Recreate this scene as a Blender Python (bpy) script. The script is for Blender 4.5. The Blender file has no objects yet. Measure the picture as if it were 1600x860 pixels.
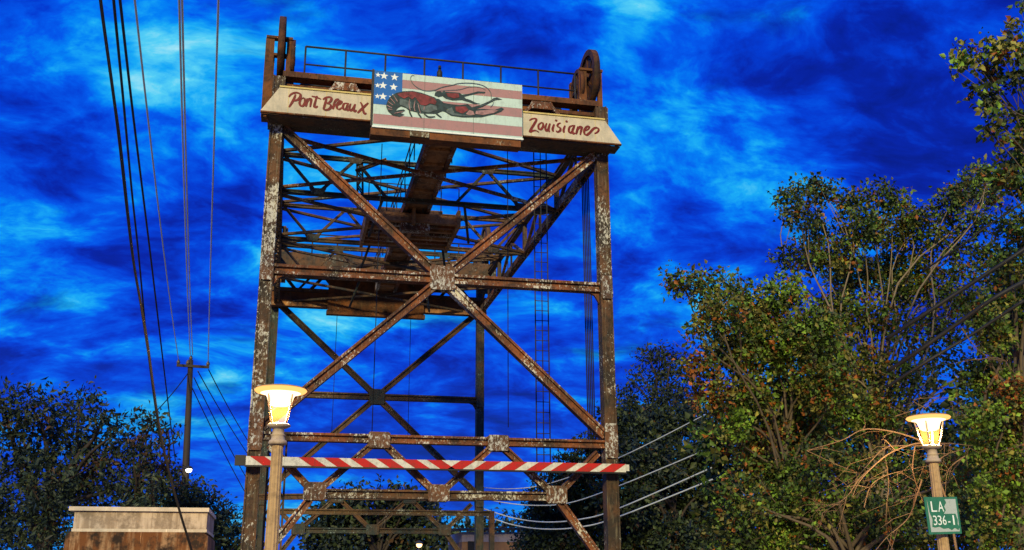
import bpy, math, random
import numpy as np
from mathutils import Vector, Matrix
random.seed(7); rng = np.random.default_rng(7)
S = bpy.context.scene
COL = S.collection
V = Vector

# ------------------------------------------------------------------ camera
F = 1614.26; YAW, PITCH, ROLL = 0.21849, 0.29003, -0.00382
CAM = V((-4.2815, -28.8311, 1.6))
_fw = V((math.sin(YAW)*math.cos(PITCH), math.cos(YAW)*math.cos(PITCH), math.sin(PITCH)))
_r0 = V((math.cos(YAW), -math.sin(YAW), 0)); _u0 = _r0.cross(_fw)
_r = _r0*math.cos(ROLL) + _u0*math.sin(ROLL); _u = _u0*math.cos(ROLL) - _r0*math.sin(ROLL)
cd = bpy.data.cameras.new('camera'); cam = bpy.data.objects.new('camera', cd); COL.objects.link(cam)
cd.sensor_width = 36; cd.sensor_fit = 'HORIZONTAL'; cd.lens = F/1600*36; cd.clip_end = 3000; cd.clip_start = .1
m3 = Matrix((_r, _u, -_fw)).transposed(); cam.matrix_world = Matrix.Translation(CAM) @ m3.to_4x4()
S.camera = cam

def ray(px, py):
    return (_fw*F + _r*(px-800) - _u*(py-430)).normalized()
def at(px, py, Y):                       # point of the place seen at photo pixel px,py on the plane y = Y
    d = ray(px, py); return CAM + d*((Y-CAM.y)/d.y)
def mpp(Y):                              # metres per photo pixel at depth Y
    return (Y-CAM.y)/F*1.02

# ------------------------------------------------------------------ world, sun, exposure
SUN_EL, SUN_AZ = math.radians(21), math.radians(199)    # azimuth the light comes FROM, clockwise from +y
w = bpy.data.worlds.new('World'); S.world = w; w.use_nodes = True
class NT:
    def __init__(s, tree): s.t = tree; s.n = tree.nodes; s.l = tree.links
    def new(s, typ, ins=None, **kw):
        n = s.n.new(typ)
        for k, v in kw.items(): setattr(n, k, v)
        for k, v in (ins or {}).items():
            if isinstance(v, bpy.types.NodeSocket): s.l.new(v, n.inputs[k])
            else: n.inputs[k].default_value = v
        return n
    def math(s, op, a, b=0.0, clamp=False):
        n = s.new('ShaderNodeMath', {0: a, 1: b}, operation=op); n.use_clamp = clamp; return n.outputs[0]
    def ramp(s, fac, stops, interp='LINEAR'):
        n = s.new('ShaderNodeValToRGB', {'Fac': fac}); r = n.color_ramp; r.interpolation = interp
        while len(r.elements) < len(stops): r.elements.new(0.5)
        for e, (p, c) in zip(r.elements, stops): e.position = p; e.color = (*c, 1) if len(c) == 3 else c
        return n.outputs[0]
    def mix(s, fac, a, b, blend='MIX'):
        n = s.new('ShaderNodeMix', data_type='RGBA', blend_type=blend)
        for sock, v in ((n.inputs[0], fac), (n.inputs[6], a), (n.inputs[7], b)):
            if isinstance(v, bpy.types.NodeSocket): s.l.new(v, sock)
            elif sock.type == 'RGBA': sock.default_value = (*v, 1) if len(v) == 3 else v
            else: sock.default_value = v
        return n.outputs[2]
    def noise(s, vec, scale, detail=4, rough=.5, dist=0.0):
        return s.new('ShaderNodeTexNoise', {'Vector': vec, 'Scale': scale, 'Detail': detail, 'Roughness': rough, 'Distortion': dist}).outputs['Fac']
SKY_OFF = (9.3, 3.3, 1)
T = NT(w.node_tree); T.n.clear()
tc = T.new('ShaderNodeTexCoord').outputs['Generated']
sp = T.new('ShaderNodeSeparateXYZ', {0: tc})
zz = T.math('ADD', T.math('MAXIMUM', sp.outputs[2], 0.0), 0.30)
px_ = T.math('DIVIDE', sp.outputs[0], zz); py_ = T.math('DIVIDE', sp.outputs[1], zz)
pl = T.new('ShaderNodeCombineXYZ', {0: px_, 1: py_, 2: 3.1}).outputs[0]
mp = T.new('ShaderNodeMapping', {'Vector': pl, 'Rotation': (0, 0, math.radians(24)), 'Scale': (.78, 1.0, 1), 'Location': SKY_OFF}).outputs[0]
wob = T.new('ShaderNodeTexNoise', {'Vector': mp, 'Scale': 2.2, 'Detail': 4.0}).outputs['Color']
mp2 = T.new('ShaderNodeVectorMath', {0: mp, 1: T.new('ShaderNodeVectorMath', {0: wob, 'Scale': .30}, operation='SCALE').outputs[0]}, operation='ADD').outputs[0]
big = T.noise(mp2, 1.9, 3, .5)
fine = T.noise(mp2, 5.5, 9, .60)
puff = T.noise(mp2, 15.0, 6, .62)
cl = T.math('ADD', T.math('ADD', T.math('MULTIPLY', big, .40), T.math('MULTIPLY', fine, .60)), T.math('MULTIPLY', puff, .24))
skyc = T.ramp(cl, [(.44, (.001, .009, .22)), (.515, (.001, .018, .42)), (.57, (.0, .048, .70)), (.62, (.0, .105, .90)), (.662, (.0, .24, .99)), (.703, (.01, .44, 1.0)), (.755, (.10, .68, 1.0)), (.81, (.45, .88, 1.0))])
# small dark scud clouds below the lit layer
scud = T.noise(T.new('ShaderNodeMapping', {'Vector': mp2, 'Location': (7.3, 2.2, 1.4), 'Scale': (.8, 1.25, 1)}).outputs[0], 3.6, 8, .6)
skyc = T.mix(T.ramp(scud, [(.60, (0, 0, 0)), (.68, (.5, .5, .5))]), skyc, (.001, .004, .12))
# low sky a little paler, as over the far tree line
low = T.math('SUBTRACT', 1.0, T.math('MULTIPLY', sp.outputs[2], 4.5), True)
skyc = T.mix(T.math('MULTIPLY', low, .35), skyc, (.002, .13, .80))
nish = T.new('ShaderNodeTexSky', sky_type='NISHITA', sun_disc=False, sun_elevation=SUN_EL, sun_rotation=SUN_AZ).outputs[0]
bg1 = T.new('ShaderNodeBackground', {'Color': skyc, 'Strength': .92})
bg2 = T.new('ShaderNodeBackground', {'Color': nish, 'Strength': .001})
T.new('ShaderNodeOutputWorld', {'Surface': T.new('ShaderNodeAddShader', {0: bg1.outputs[0], 1: bg2.outputs[0]}).outputs[0]})
sl = bpy.data.lights.new('sun', 'SUN'); sl.energy = 4.2; sl.angle = math.radians(6); sl.color = (1.0, .84, .40)
so = bpy.data.objects.new('sun', sl); COL.objects.link(so)
sd = V((math.sin(SUN_AZ)*math.cos(SUN_EL), math.cos(SUN_AZ)*math.cos(SUN_EL), math.sin(SUN_EL)))
so.rotation_euler = sd.to_track_quat('Z', 'Y').to_euler(); so.location = (-8, -40, 20)
S.view_settings.view_transform = 'Standard'; S.view_settings.look = 'None'
S.view_settings.exposure = 0; S.view_settings.gamma = 1; S.view_settings.use_curve_mapping = False
S.render.engine = 'CYCLES'; S.cycles.use_denoising = True; S.cycles.max_bounces = 6
S.cycles.transparent_max_bounces = 12; S.cycles.caustics_reflective = False; S.cycles.caustics_refractive = False

# ------------------------------------------------------------------ materials
def mat_new(name):
    m = bpy.data.materials.new(name); m.use_nodes = True; t = NT(m.node_tree); t.n.clear()
    return m, t
def finish(t, col, rough=.7, metal=0.0, bump=None, bstr=.3, bdist=.02, spec=.3):
    ins = {'Base Color': col if isinstance(col, bpy.types.NodeSocket) else (*col, 1), 'Roughness': rough, 'Metallic': metal, 'Specular IOR Level': spec}
    if bump is not None:
        ins['Normal'] = t.new('ShaderNodeBump', {'Height': bump, 'Strength': bstr, 'Distance': bdist}).outputs[0]
    p = t.new('ShaderNodeBsdfPrincipled', ins)
    t.new('ShaderNodeOutputMaterial', {'Surface': p.outputs[0]}); return p
def pos(t, scale=(1, 1, 1)):
    g = t.new('ShaderNodeNewGeometry').outputs['Position']
    return t.new('ShaderNodeMapping', {'Vector': g, 'Scale': scale}).outputs[0]
def rust_steel(name, dark, rust, pale, flake, rust_amt=.5, flake_amt=.6, seed=0.0, patch=.62, fs=15.0):
    m, t = mat_new(name); p = pos(t); q = t.new('ShaderNodeVectorMath', {0: p, 1: (seed, seed*1.7, 0)}, operation='ADD').outputs[0]
    n1 = t.noise(q, 1.1, 6, .65, .4); n2 = t.noise(q, 6.5, 6, .7); n3 = t.noise(t.new('ShaderNodeMapping', {'Vector': q, 'Scale': (1, 1, .6)}).outputs[0], fs, 8, .74, .4); n4 = t.noise(q, .9, 3, .55)
    st = t.noise(pos(t, (9, 9, .7)), 2.0, 4, .6)
    c = t.mix(t.ramp(n1, [(.5-rust_amt*.28, (0, 0, 0)), (.72-rust_amt*.22, (1, 1, 1))]), dark, rust)
    c = t.mix(t.ramp(n2, [(.50, (0, 0, 0)), (.66, (.75, .75, .75))]), c, [x*.35 for x in dark])
    c = t.mix(t.ramp(st, [(.56, (0, 0, 0)), (.7, (.55, .55, .55))]), c, pale)
    thr = t.math('ADD', n3, t.math('MULTIPLY', t.math('SUBTRACT', n4, .5), patch))
    c = t.mix(t.ramp(thr, [(.74-flake_amt*.22, (0, 0, 0)), (.80-flake_amt*.22, (1, 1, 1))]), c, flake)
    finish(t, c, .75, .0, n3, .7, .03, .25); return m
def plain(name, col, rough=.6, metal=0.0, var=.35, scale=4.0, spec=.3):
    m, t = mat_new(name); n = t.noise(pos(t), scale, 5, .6)
    c = t.mix(t.ramp(n, [(.3, (0, 0, 0)), (.7, (1, 1, 1))]), [x*(1-var) for x in col], [min(1, x*(1+var)) for x in col])
    finish(t, c, rough, metal, n, .2, .01, spec); return m
def weathered(name, col, dirt, amt=.5, scale=3.0, streak=True):
    m, t = mat_new(name)
    n = t.noise(pos(t), scale, 7, .65); s_ = t.noise(pos(t, (6, 6, .8)) , 2.2, 5, .6); g = t.noise(pos(t), 28, 4, .7)
    c = t.mix(t.ramp(n, [(.62-amt*.3, (0, 0, 0)), (.85-amt*.25, (.8, .8, .8))]), col, dirt)
    if streak: c = t.mix(t.ramp(s_, [(.52, (0, 0, 0)), (.74, (.7, .7, .7))]), c, dirt)
    c = t.mix(t.ramp(g, [(.58, (0, 0, 0)), (.72, (.5, .5, .5))]), c, [x*.45 for x in col])
    finish(t, c, .75, 0, g, .25, .01); return m
M = {}
M['front'] = rust_steel('rusted steel with flaking silver paint', (.042, .026, .018), (.24, .075, .024), (.24, .20, .14), (.56, .54, .46), .42, .76)
M['column'] = rust_steel('column steel with peeling paint', (.034, .026, .019), (.13, .060, .026), (.20, .17, .11), (.50, .49, .42), .42, .82, 3.1)
M['plate'] = rust_steel('gusset steel with peeling white paint', (.05, .035, .026), (.15, .065, .03), (.30, .27, .22), (.46, .46, .42), .5, 1.0, 5.5, .3, 12.0)
M['brown'] = rust_steel('brown rusted girder steel', (.055, .024, .011), (.19, .065, .018), (.14, .085, .04), (.30, .25, .16), .5, .35, 9.2)
M['far'] = rust_steel('weathered steel darkened for dim light', (.040, .034, .027), (.14, .066, .028), (.09, .10, .08), (.28, .28, .22), .4, .45, 12.0)  # far steel darkened in colour to stand for its weaker light
M['teal'] = rust_steel('weathered steel with green paint', (.030, .040, .036), (.09, .05, .025), (.06, .11, .10), (.22, .28, .25), .3, .5, 15.0)
M['wheel'] = rust_steel('rusty sheave iron', (.030, .016, .010), (.13, .045, .016), (.07, .05, .03), (.14, .11, .08), .4, .1, 2.2)
M['deck'] = rust_steel('rusted deck steel with painted bounce light', (.15, .075, .038), (.42, .19, .07), (.34, .24, .14), (.54, .47, .34), .5, .55, 21.0)  # rust tone lightened to stand for bounce light on shaded undersides
M['bottom'] = rust_steel('mottled underside steel', (.05, .04, .025), (.13, .07, .03), (.16, .16, .11), (.34, .34, .25), .4, .65, 7.7)
M['rail'] = plain('dark rail steel', (.030, .030, .034), .6, .2)
M['wire'] = plain('dark cable', (.012, .012, .014), .6)
M['silver'] = plain('bright aluminium wire', (.62, .66, .64), .35, .2, .1)
M['sign'] = weathered('cream painted sign board', (.56, .49, .36), (.33, .31, .24), .6, 2.2)
M['sign_edge'] = weathered('yellowed sign trim', (.58, .46, .16), (.30, .22, .10), .4, 6, False)
M['letter'] = plain('dark red letter paint', (.14, .010, .007), .6, 0, .35, 9)
M['flag_white'] = weathered('pale mint flag paint', (.48, .63, .57), (.34, .42, .39), .45, 5)
M['flag_pink'] = weathered('faded red flag paint', (.36, .195, .195), (.27, .18, .18), .45, 5)
M['flag_blue'] = weathered('blue flag paint', (.018, .13, .42), (.03, .09, .25), .35, 5, False)
M['star'] = weathered('white star paint', (.74, .80, .76), (.5, .58, .58), .3, 6, False)
M['craw_dark'] = plain('dark teal crawfish paint', (.014, .034, .038), .6, 0, .6, 9)
M['craw_mid'] = plain('slate crawfish paint', (.075, .105, .105), .6, 0, .5, 9)
M['craw_red'] = plain('dull red crawfish paint', (.15, .022, .024), .6, 0, .6, 8)
M['craw_pink'] = plain('dusky pink crawfish paint', (.30, .17, .17), .6, 0, .4, 8)
M['bar_red'] = weathered('red barrier paint', (.46, .012, .010), (.22, .03, .02), .6, 6, True)
M['bar_white'] = weathered('white barrier paint', (.62, .61, .54), (.32, .31, .27), .65, 7, True)
M['post'] = weathered('speckled bronze lamp post paint', (.44, .29, .14), (.22, .14, .07), .55, 11, False)
M['post_pale'] = weathered('worn pale lamp collar', (.46, .36, .26), (.22, .15, .10), .5, 9, False)
M['bark'] = weathered('grey brown bark', (.10, .075, .05), (.045, .035, .025), .5, 6)
M['bark_pale'] = weathered('pale bare branch bark', (.20, .155, .10), (.11, .08, .05), .4, 7)
M['dead'] = weathered('dead branch bark', (.125, .085, .048), (.06, .042, .026), .5, 8)
M['wood'] = weathered('dark creosoted wood', (.035, .026, .022), (.02, .016, .014), .4, 4)
M['asphalt'] = plain('asphalt', (.05, .05, .052), .9, 0, .3, 9)
M['ground'] = plain('pale ground for bounce light', (.36, .29, .19), .95, 0, .5, 2)  # unseen ground, made pale to throw light up under the bridge
M['kerbstone'] = plain('kerb concrete', (.30, .29, .27), .85, 0, .2, 5)
M['house'] = weathered('pale house wall', (.42, .34, .34), (.30, .23, .23), .4, 2)
M['house_low'] = weathered('tan lower wall', (.34, .17, .075), (.22, .11, .05), .4, 2)
M['roof'] = plain('dark roof', (.03, .028, .032), .8)
M['dark'] = plain('dark opening', (.012, .011, .012), .5)
M['insul'] = plain('insulator porcelain', (.10, .08, .07), .3)
# concrete with streaks of its own
def concrete(name, base, stain, dark, amt):
    m, t = mat_new(name)
    s_ = t.noise(pos(t, (5.5, 5.5, .55)), 2.3, 6, .62, .2); s2 = t.noise(pos(t, (13, 13, .5)), 1.6, 4, .55); n = t.noise(pos(t), 3.4, 8, .72); g = t.noise(pos(t), 30, 4, .7)
    c = t.mix(t.ramp(s_, [(.42, (0, 0, 0)), (.56, (amt, amt, amt))]), base, stain)
    c = t.mix(t.ramp(n, [(.47, (0, 0, 0)), (.60, (amt, amt, amt))]), c, dark)
    c = t.mix(t.ramp(s2, [(.66, (0, 0, 0)), (.70, (.8, .8, .8))]), c, [min(1, x*1.25) for x in base])
    c = t.mix(t.ramp(g, [(.6, (0, 0, 0)), (.75, (.5, .5, .5))]), c, dark)
    finish(t, c, .9, 0, g, .4, .01); return m
M['conc'] = concrete('streaked pale concrete', (.40, .34, .27), (.21, .165, .12), (.15, .12, .09), .85)
M['conc_edge'] = concrete('worn concrete edge', (.50, .46, .38), (.34, .30, .24), (.26, .22, .16), .4)
M['conc_low'] = concrete('rust stained concrete', (.24, .15, .08), (.11, .042, .012), (.018, .011, .007), 1.0)
def emit(name, col, strength):
    m, t = mat_new(name)
    t.new('ShaderNodeOutputMaterial', {'Surface': t.new('ShaderNodeEmission', {'Color': (*col, 1), 'Strength': strength}).outputs[0]}); return m
M['glow'] = emit('lit lamp lens', (1.0, .72, .40), 3.2); M['glow_rim'] = emit('lit lamp reflector', (1.0, .43, .12), 1.8)
M['glow_white'] = emit('lit white street lamp', (1.0, .95, .85), 7.0)
M['glow_warm'] = emit('lit warm street lamp', (1.0, .62, .26), 4.0)
m, t = mat_new('frosted lamp glass'); M['glass'] = m
tr = t.new('ShaderNodeBsdfTransparent', {'Color': (1, .92, .8, 1)}); tl = t.new('ShaderNodeBsdfTranslucent', {'Color': (.9, .50, .20, 1)})
t.new('ShaderNodeOutputMaterial', {'Surface': t.new('ShaderNodeMixShader', {0: .007, 1: tr.outputs[0], 2: tl.outputs[0]}).outputs[0]})
def leaf(name, col, var=.5):
    m, t = mat_new(name); g = t.new('ShaderNodeNewGeometry')
    r_ = g.outputs['Random Per Island']
    c = t.mix(r_, [x*(1-var) for x in col], [x*(1+var) for x in col])
    d = t.new('ShaderNodeBsdfPrincipled', {'Base Color': c, 'Roughness': .55, 'Specular IOR Level': .35})
    tl = t.new('ShaderNodeBsdfTranslucent', {'Color': c})
    t.new('ShaderNodeOutputMaterial', {'Surface': t.new('ShaderNodeMixShader', {0: .25, 1: d.outputs[0], 2: tl.outputs[0]}).outputs[0]}); return m
L = {}
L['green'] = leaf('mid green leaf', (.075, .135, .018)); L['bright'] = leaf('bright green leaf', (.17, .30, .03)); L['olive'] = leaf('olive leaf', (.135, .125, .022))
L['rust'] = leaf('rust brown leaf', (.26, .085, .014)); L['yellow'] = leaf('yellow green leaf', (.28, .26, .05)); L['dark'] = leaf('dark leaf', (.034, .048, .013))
L['oak'] = leaf('dark evergreen leaf', (.020, .036, .022)); L['oak2'] = leaf('grey green leaf', (.040, .060, .035)); L['oakbrown'] = leaf('dull brown leaf', (.07, .035, .012))  # oak crowns mix dark green, grey green and brown leaves
L['cedar'] = leaf('blue dark needle leaf', (.016, .028, .026)); L['cedar2'] = leaf('dim green leaf', (.040, .062, .024))

# ------------------------------------------------------------------ mesh builder
class MB:
    def __init__(s): s.v = []; s.f = []; s.m = []; s.sm = []
    def face(s, idx, mi=0, smooth=False): s.f.append(tuple(idx)); s.m.append(mi); s.sm.append(smooth)
    def box(s, c, ax, ay, az, mi=0):
        b = len(s.v)
        for k in range(8):
            s.v.append(c + ax*(1 if k & 1 else -1) + ay*(1 if k & 2 else -1) + az*(1 if k & 4 else -1))
        flip = ax.cross(ay).dot(az) < 0
        for q in ((0, 2, 3, 1), (4, 5, 7, 6), (0, 1, 5, 4), (2, 6, 7, 3), (0, 4, 6, 2), (1, 3, 7, 5)):
            s.face([b+i for i in (q[::-1] if flip else q)], mi)
        return s
    def abox(s, x0, x1, y0, y1, z0, z1, mi=0):
        return s.box(V(((x0+x1)/2, (y0+y1)/2, (z0+z1)/2)), V(((x1-x0)/2, 0, 0)), V((0, (y1-y0)/2, 0)), V((0, 0, (z1-z0)/2)), mi)
    def bar(s, p0, p1, wd, dp, nrm=V((0, -1, 0)), ow=0.0, on=0.0, mi=0):
        a = (p1-p0); ln = a.length; a = a/ln
        v = nrm.cross(a)
        if v.length < 1e-4: v = V((1, 0, 0)).cross(a)
        v.normalize(); n = a.cross(v).normalized()
        return s.box((p0+p1)/2 + v*ow + n*on, a*(ln/2), v*(wd/2), n*(dp/2), mi)
    def chan(s, p0, p1, wd, dp, nrm=V((0, -1, 0)), fw=.27, rec=.3):     # two flanges and a recessed web
        s.bar(p0, p1, wd*fw, dp, nrm, wd*(1-fw)/2); s.bar(p0, p1, wd*fw, dp, nrm, -wd*(1-fw)/2)
        s.bar(p0, p1, wd*(1-2*fw)+.004, dp*(1-rec*2), nrm); return s
    def laced(s, p0, p1, wd, dp, nrm=V((0, -1, 0)), pitch=None, lw=.05):
        s.bar(p0, p1, wd*.24, dp, nrm, wd*.38); s.bar(p0, p1, wd*.24, dp, nrm, -wd*.38)
        a = p1-p0; ln = a.length; a = a/ln; v = nrm.cross(a).normalized(); n = a.cross(v).normalized()
        k = max(2, int(ln/(pitch or wd*1.1)))
        for side in (1, -1):
            for i in range(k):
                sg = 1 if i % 2 else -1
                q0 = p0 + a*(ln*i/k) - v*(wd*.36*sg); q1 = p0 + a*(ln*(i+1)/k) + v*(wd*.36*sg)
                s.bar(q0, q1, lw, .012, nrm, 0, side*(dp/2+.004+.002*(i % 2)))
        return s
    def tube(s, pts, rad, n=6, mi=0, cap=True, smooth=True):
        pts = [V(p) for p in pts]; rad = rad if isinstance(rad, (list, tuple)) else [rad]*len(pts)
        b = len(s.v); ref = None
        for i, p in enumerate(pts):
            a = (pts[min(i+1, len(pts)-1)] - pts[max(i-1, 0)]).normalized()
            if ref is None: ref = a.orthogonal().normalized()
            ref = (ref - a*ref.dot(a)).normalized(); o = a.cross(ref)
            for k in range(n):
                th = 2*math.pi*k/n; s.v.append(p + (ref*math.cos(th) + o*math.sin(th))*rad[i])
        for i in range(len(pts)-1):
            for k in range(n):
                k2 = (k+1) % n
                s.face((b+i*n+k, b+i*n+k2, b+(i+1)*n+k2, b+(i+1)*n+k), mi, smooth)
        if cap:
            s.face([b+k for k in range(n)][::-1], mi); e = b+(len(pts)-1)*n; s.face([e+k for k in range(n)], mi)
        return s
    def lathe(s, prof, n=24, mi=0, flute=0, famp=0.0, c=V((0, 0, 0))):
        b = len(s.v)
        for (r, z) in prof:
            for k in range(n):
                th = 2*math.pi*k/n; rr = r*(1 - (famp*(0.5+0.5*math.cos(th*flute)) if flute else 0))
                s.v.append(c + V((rr*math.cos(th), rr*math.sin(th), z)))
        for i in range(len(prof)-1):
            for k in range(n):
                k2 = (k+1) % n; s.face((b+i*n+k, b+i*n+k2, b+(i+1)*n+k2, b+(i+1)*n+k), mi, not flute)
        return s
    def prism(s, pts, back, mi=0):           # closed outline pulled back by the vector
        b = len(s.v); n = len(pts); s.v += [V(p) for p in pts] + [V(p)+back for p in pts]
        s.face([b+i for i in range(n)], mi); s.face([b+n+i for i in range(n)][::-1], mi)
        for i in range(n): j = (i+1) % n; s.face((b+j, b+i, b+n+i, b+n+j), mi)
        return s
    def ribbon(s, pts, wd, nrm, lift=.0003, mi=0, taper=False, nib=False):
        n = len(pts); b = len(s.v)
        for i, p in enumerate(pts):
            a = (pts[min(i+1, n-1)]-pts[max(i-1, 0)]).normalized(); o = nrm.cross(a).normalized()
            k = wd/2 * ((1-.42*abs(2*i/(n-1)-1)**2) if taper else 1)
            if nib: k *= .62 + .62*abs(a.z*.80 + a.x*.35)
            q = p + nrm*(lift*i); s.v += [q+o*k, q-o*k]
        for i in range(n-1): s.face((b+2*i, b+2*i+1, b+2*i+3, b+2*i+2), mi)
        return s
    def build(s, name, mats, parent=None, origin=None):
        me = bpy.data.meshes.new(name)
        o3 = origin if origin is not None else V((0, 0, 0))
        me.from_pydata([tuple(v-o3) for v in s.v], [], s.f)
        for mm in (mats if isinstance(mats, (list, tuple)) else [mats]): me.materials.append(mm)
        me.polygons.foreach_set('material_index', s.m); me.polygons.foreach_set('use_smooth', s.sm)
        me.update()
        return place(name, me, parent, o3)
def place(name, me, parent=None, loc=V((0, 0, 0))):
    o = bpy.data.objects.new(name, me); COL.objects.link(o); o.location = loc
    if parent is not None:
        o.parent = parent
        o.location = V(loc) - world_loc(parent)
    return o
def world_loc(o):
    p = V(o.location)
    while o.parent is not None: o = o.parent; p = p + o.location
    return p
def tag(o, label=None, cat=None, group=None, kind=None):
    for k, v in (('label', label), ('category', cat), ('group', group), ('kind', kind)):
        if v: o[k] = v
    return o
def thing(name, loc, label, cat, group=None):
    o = bpy.data.objects.new(name, None); COL.objects.link(o); o.location = loc; o.empty_display_size = .3
    return tag(o, label, cat, group)
def copy_tree(o, parent=None):
    c = o.copy(); COL.objects.link(c); c.parent = parent
    for ch in list(o.children): copy_tree(ch, c)
    return c
def spline(pts, per=4):
    out = []; n = len(pts)
    for i in range(n-1):
        p0, p1, p2, p3 = pts[max(i-1, 0)], pts[i], pts[i+1], pts[min(i+2, n-1)]
        for k in range(per):
            u = k/per
            out.append(.5*((2*p1)+(p2-p0)*u+(2*p0-5*p1+4*p2-p3)*u*u+(3*p1-p0-3*p2+p3)*u**3))
    out.append(pts[-1]); return out
FR = V((0, -1, 0))

# ------------------------------------------------------------------ setting
g = MB(); g.face([0, 1, 2, 3]); g.v = [V((-1500, -1500, 0)), V((1500, -1500, 0)), V((1500, 1500, 0)), V((-1500, 1500, 0))]
tag(g.build('ground', M['ground']), kind='structure')
g = MB(); g.face([0, 1, 2, 3]); g.v = [V((-4, -120, .004)), V((4, -120, .004)), V((4, 250, .004)), V((-4, 250, .004))]
tag(g.build('road', M['asphalt']), kind='structure')
for x in (-4.2, 4.2):
    tag(MB().abox(x-.12, x+.12, -120, -1.2, -.05, .13).build('kerb', M['kerbstone']), kind='structure')

# ------------------------------------------------------------------ the lift bridge
ZT, ZM, ZPT, ZPB, LEN = 14.52, 10.15, 5.44, 3.94, 20.36
ZTOP = 16.25
YS = -.90
ZSB = (at(583, 190, YS).z + at(407, 171, YS).z)/2
ZG = (at(578, 206, -.26).z + at(440, 193, -.26).z)/2
bridge = thing('lift_bridge', V((0, 0, 0)), 'tall rusty vertical lift bridge with two braced towers and an overhead walkway', 'bridge')
def P(name, mb, m, parent=bridge): return mb.build(name, m, parent)
def gusset(c, hw, hh, m, parent, dpt=.44, cut=.16):
    pts = [(-hw, -hh*(1-cut)), (-hw*(1-cut), -hh), (hw*(1-cut), -hh), (hw, -hh*(1-cut)), (hw, hh*(1-cut)), (hw*(1-cut), hh), (-hw*(1-cut), hh), (-hw, hh*(1-cut))]
    P('gusset_plate', MB().prism([V((c.x+a, c.y+dpt/2, c.z+b)) for a, b in pts], V((0, .012, 0))), m, parent)
    mb = MB().prism([V((c.x+a, c.y-dpt/2-.012, c.z+b)) for a, b in pts], V((0, .012, 0)))
    # rivet heads
    nx, nz = max(2, int(hw*2/.16)), max(2, int(hh*2/.16))
    for i in range(nx):
        for j in range(nz):
            x = c.x + hw*.82*(2*i/(nx-1)-1); z = c.z + hh*.82*(2*j/(nz-1)-1)
            if abs(x-c.x)/hw + abs(z-c.z)/hh > 1.65: continue
            mb.abox(x-.013, x+.013, c.y-dpt/2-.022, c.y-dpt/2-.010, z-.013, z+.013)
    return P('gusset_plate', mb, m, parent)
def tower(Y, near):
    mf, mc, mp_ = (M['front'], M['column'], M['plate']) if near else (M['far'], M['teal'], M['teal'])  # far tower gets darker steels, its weaker light painted into them
    mg = M['brown'] if near else M['far']
    for sx in (-1, 1):
        x = 5*sx
        mb = MB(); b, t_ = V((x, Y, 0)), V((x, Y, ZTOP-.1))
        mb.bar(b, t_, .27, .30, FR)                                     # web box
        mb.bar(b, t_, .050, .38, FR, .160); mb.bar(b, t_, .050, .38, FR, -.160)
        col = P('column', mb, mc)
        P('base_plate', MB().abox(x-.45, x+.45, Y-.45, Y+.45, .0, .25), mp_, col)
        for z, hw, hh in ((ZM, .186, .36), (ZPT+.1, .192, .5), (1.75, .21, .55)):
            gusset(V((x, Y, z)), hw, hh, mp_, col, .42, .18)
    ctr = V((0, Y, ZM))
    for sx in (-1, 1):
        P('diagonal_brace', MB().chan(V((sx*4.80, Y, ZT-.03)), ctr+V((sx*.25, 0, .24)), .27, .28, FR), mf)
        P('diagonal_brace', MB().chan(V((sx*4.85, Y, ZPT+.25)), ctr+V((sx*.25, 0, -.24)), .27, .28, FR), mf)
        P('tower_strut', MB().chan(V((sx*4.80, Y, ZM)), ctr+V((sx*.3, 0, 0)), .29, .30, FR), mf)
        # curved knee where the strut meets the column
        P('knee_plate', MB().prism([V((sx*4.80, Y-.05, ZM-.14)), V((sx*4.45, Y-.05, ZM-.14)), V((sx*4.66, Y-.05, ZM-.24)), V((sx*4.80, Y-.05, ZM-.48))][::sx], V((0, .1, 0))), mf)
    gusset(ctr, .36, .36, mp_, bridge, .34, .12)
    ps = P('portal_strut', MB().chan(V((-4.82, Y, ZPT)), V((4.82, Y, ZPT)), .23, .3, FR), mf)
    XL = 3.35
    pb = P('portal_strut', MB().chan(V((-XL, Y, ZPB)), V((XL, Y, ZPB)), .24, .3, FR, .22), M['column'] if near else M['teal'])
    nodes = [(-4.75, ZPT-.12), (-XL, ZPB), (-XL/2, ZPT), (0, ZPB), (XL/2, ZPT), (XL, ZPB), (4.75, ZPT-.12)]
    for (x0, z0), (x1, z1) in zip(nodes[:-1], nodes[1:]):
        a, b = V((x0, Y, z0)), V((x1, Y, z1)); d = (b-a).normalized()
        P('lattice_brace', MB().chan(a+d*.18, b-d*.18, .19, .22, FR), mf, ps)
    for sx in (-1, 1):
        a, b = V((sx*XL, Y, ZPB)), V((sx*4.82, Y, 2.0)); d = (b-a).normalized()
        P('knee_brace', MB().chan(a+d*.2, b, .22, .24, FR), mf)
        gusset(V((sx*XL/2, Y, ZPT-.04)), .30, .22, mp_, ps, .34)
        gusset(V((sx*XL, Y, ZPB+.05)), .30, .24, mp_, pb, .34)
    gusset(V((0, Y, ZPB+.05)), .30, .23, mp_, pb, .34)
    # top girder: bottom flange, web with arched openings' frames, top flange
    gd = P('top_girder', MB().abox(-5.25, 5.25, Y-.26, Y+.26, ZG, ZG+.36), M['bottom'] if near else mg)
    if not near:
        for k in range(9): P('girder_brace', MB().bar(V((-4.8+k*1.06, Y, (ZG+.3) if k % 2 else ZTOP-.15)), V((-4.8+(k+1)*1.06, Y, ZTOP-.15 if k % 2 else ZG+.3)), .14, .14), mg, gd)
    P('girder_flange', MB().abox(-4.9, 4.9, Y-.20, Y+.2, ZTOP-.12, ZTOP+.06), mg, gd)
    P('girder_web', MB().abox(-4.85, 4.85, Y+.262, Y+.34, ZG+.2, ZTOP-.13), mg, gd) if near else None
    P('girder_rail', MB().abox(-4.85, 4.85, Y-.06, Y+.12, ZTOP-.42, ZTOP-.30), mg, gd)
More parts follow.
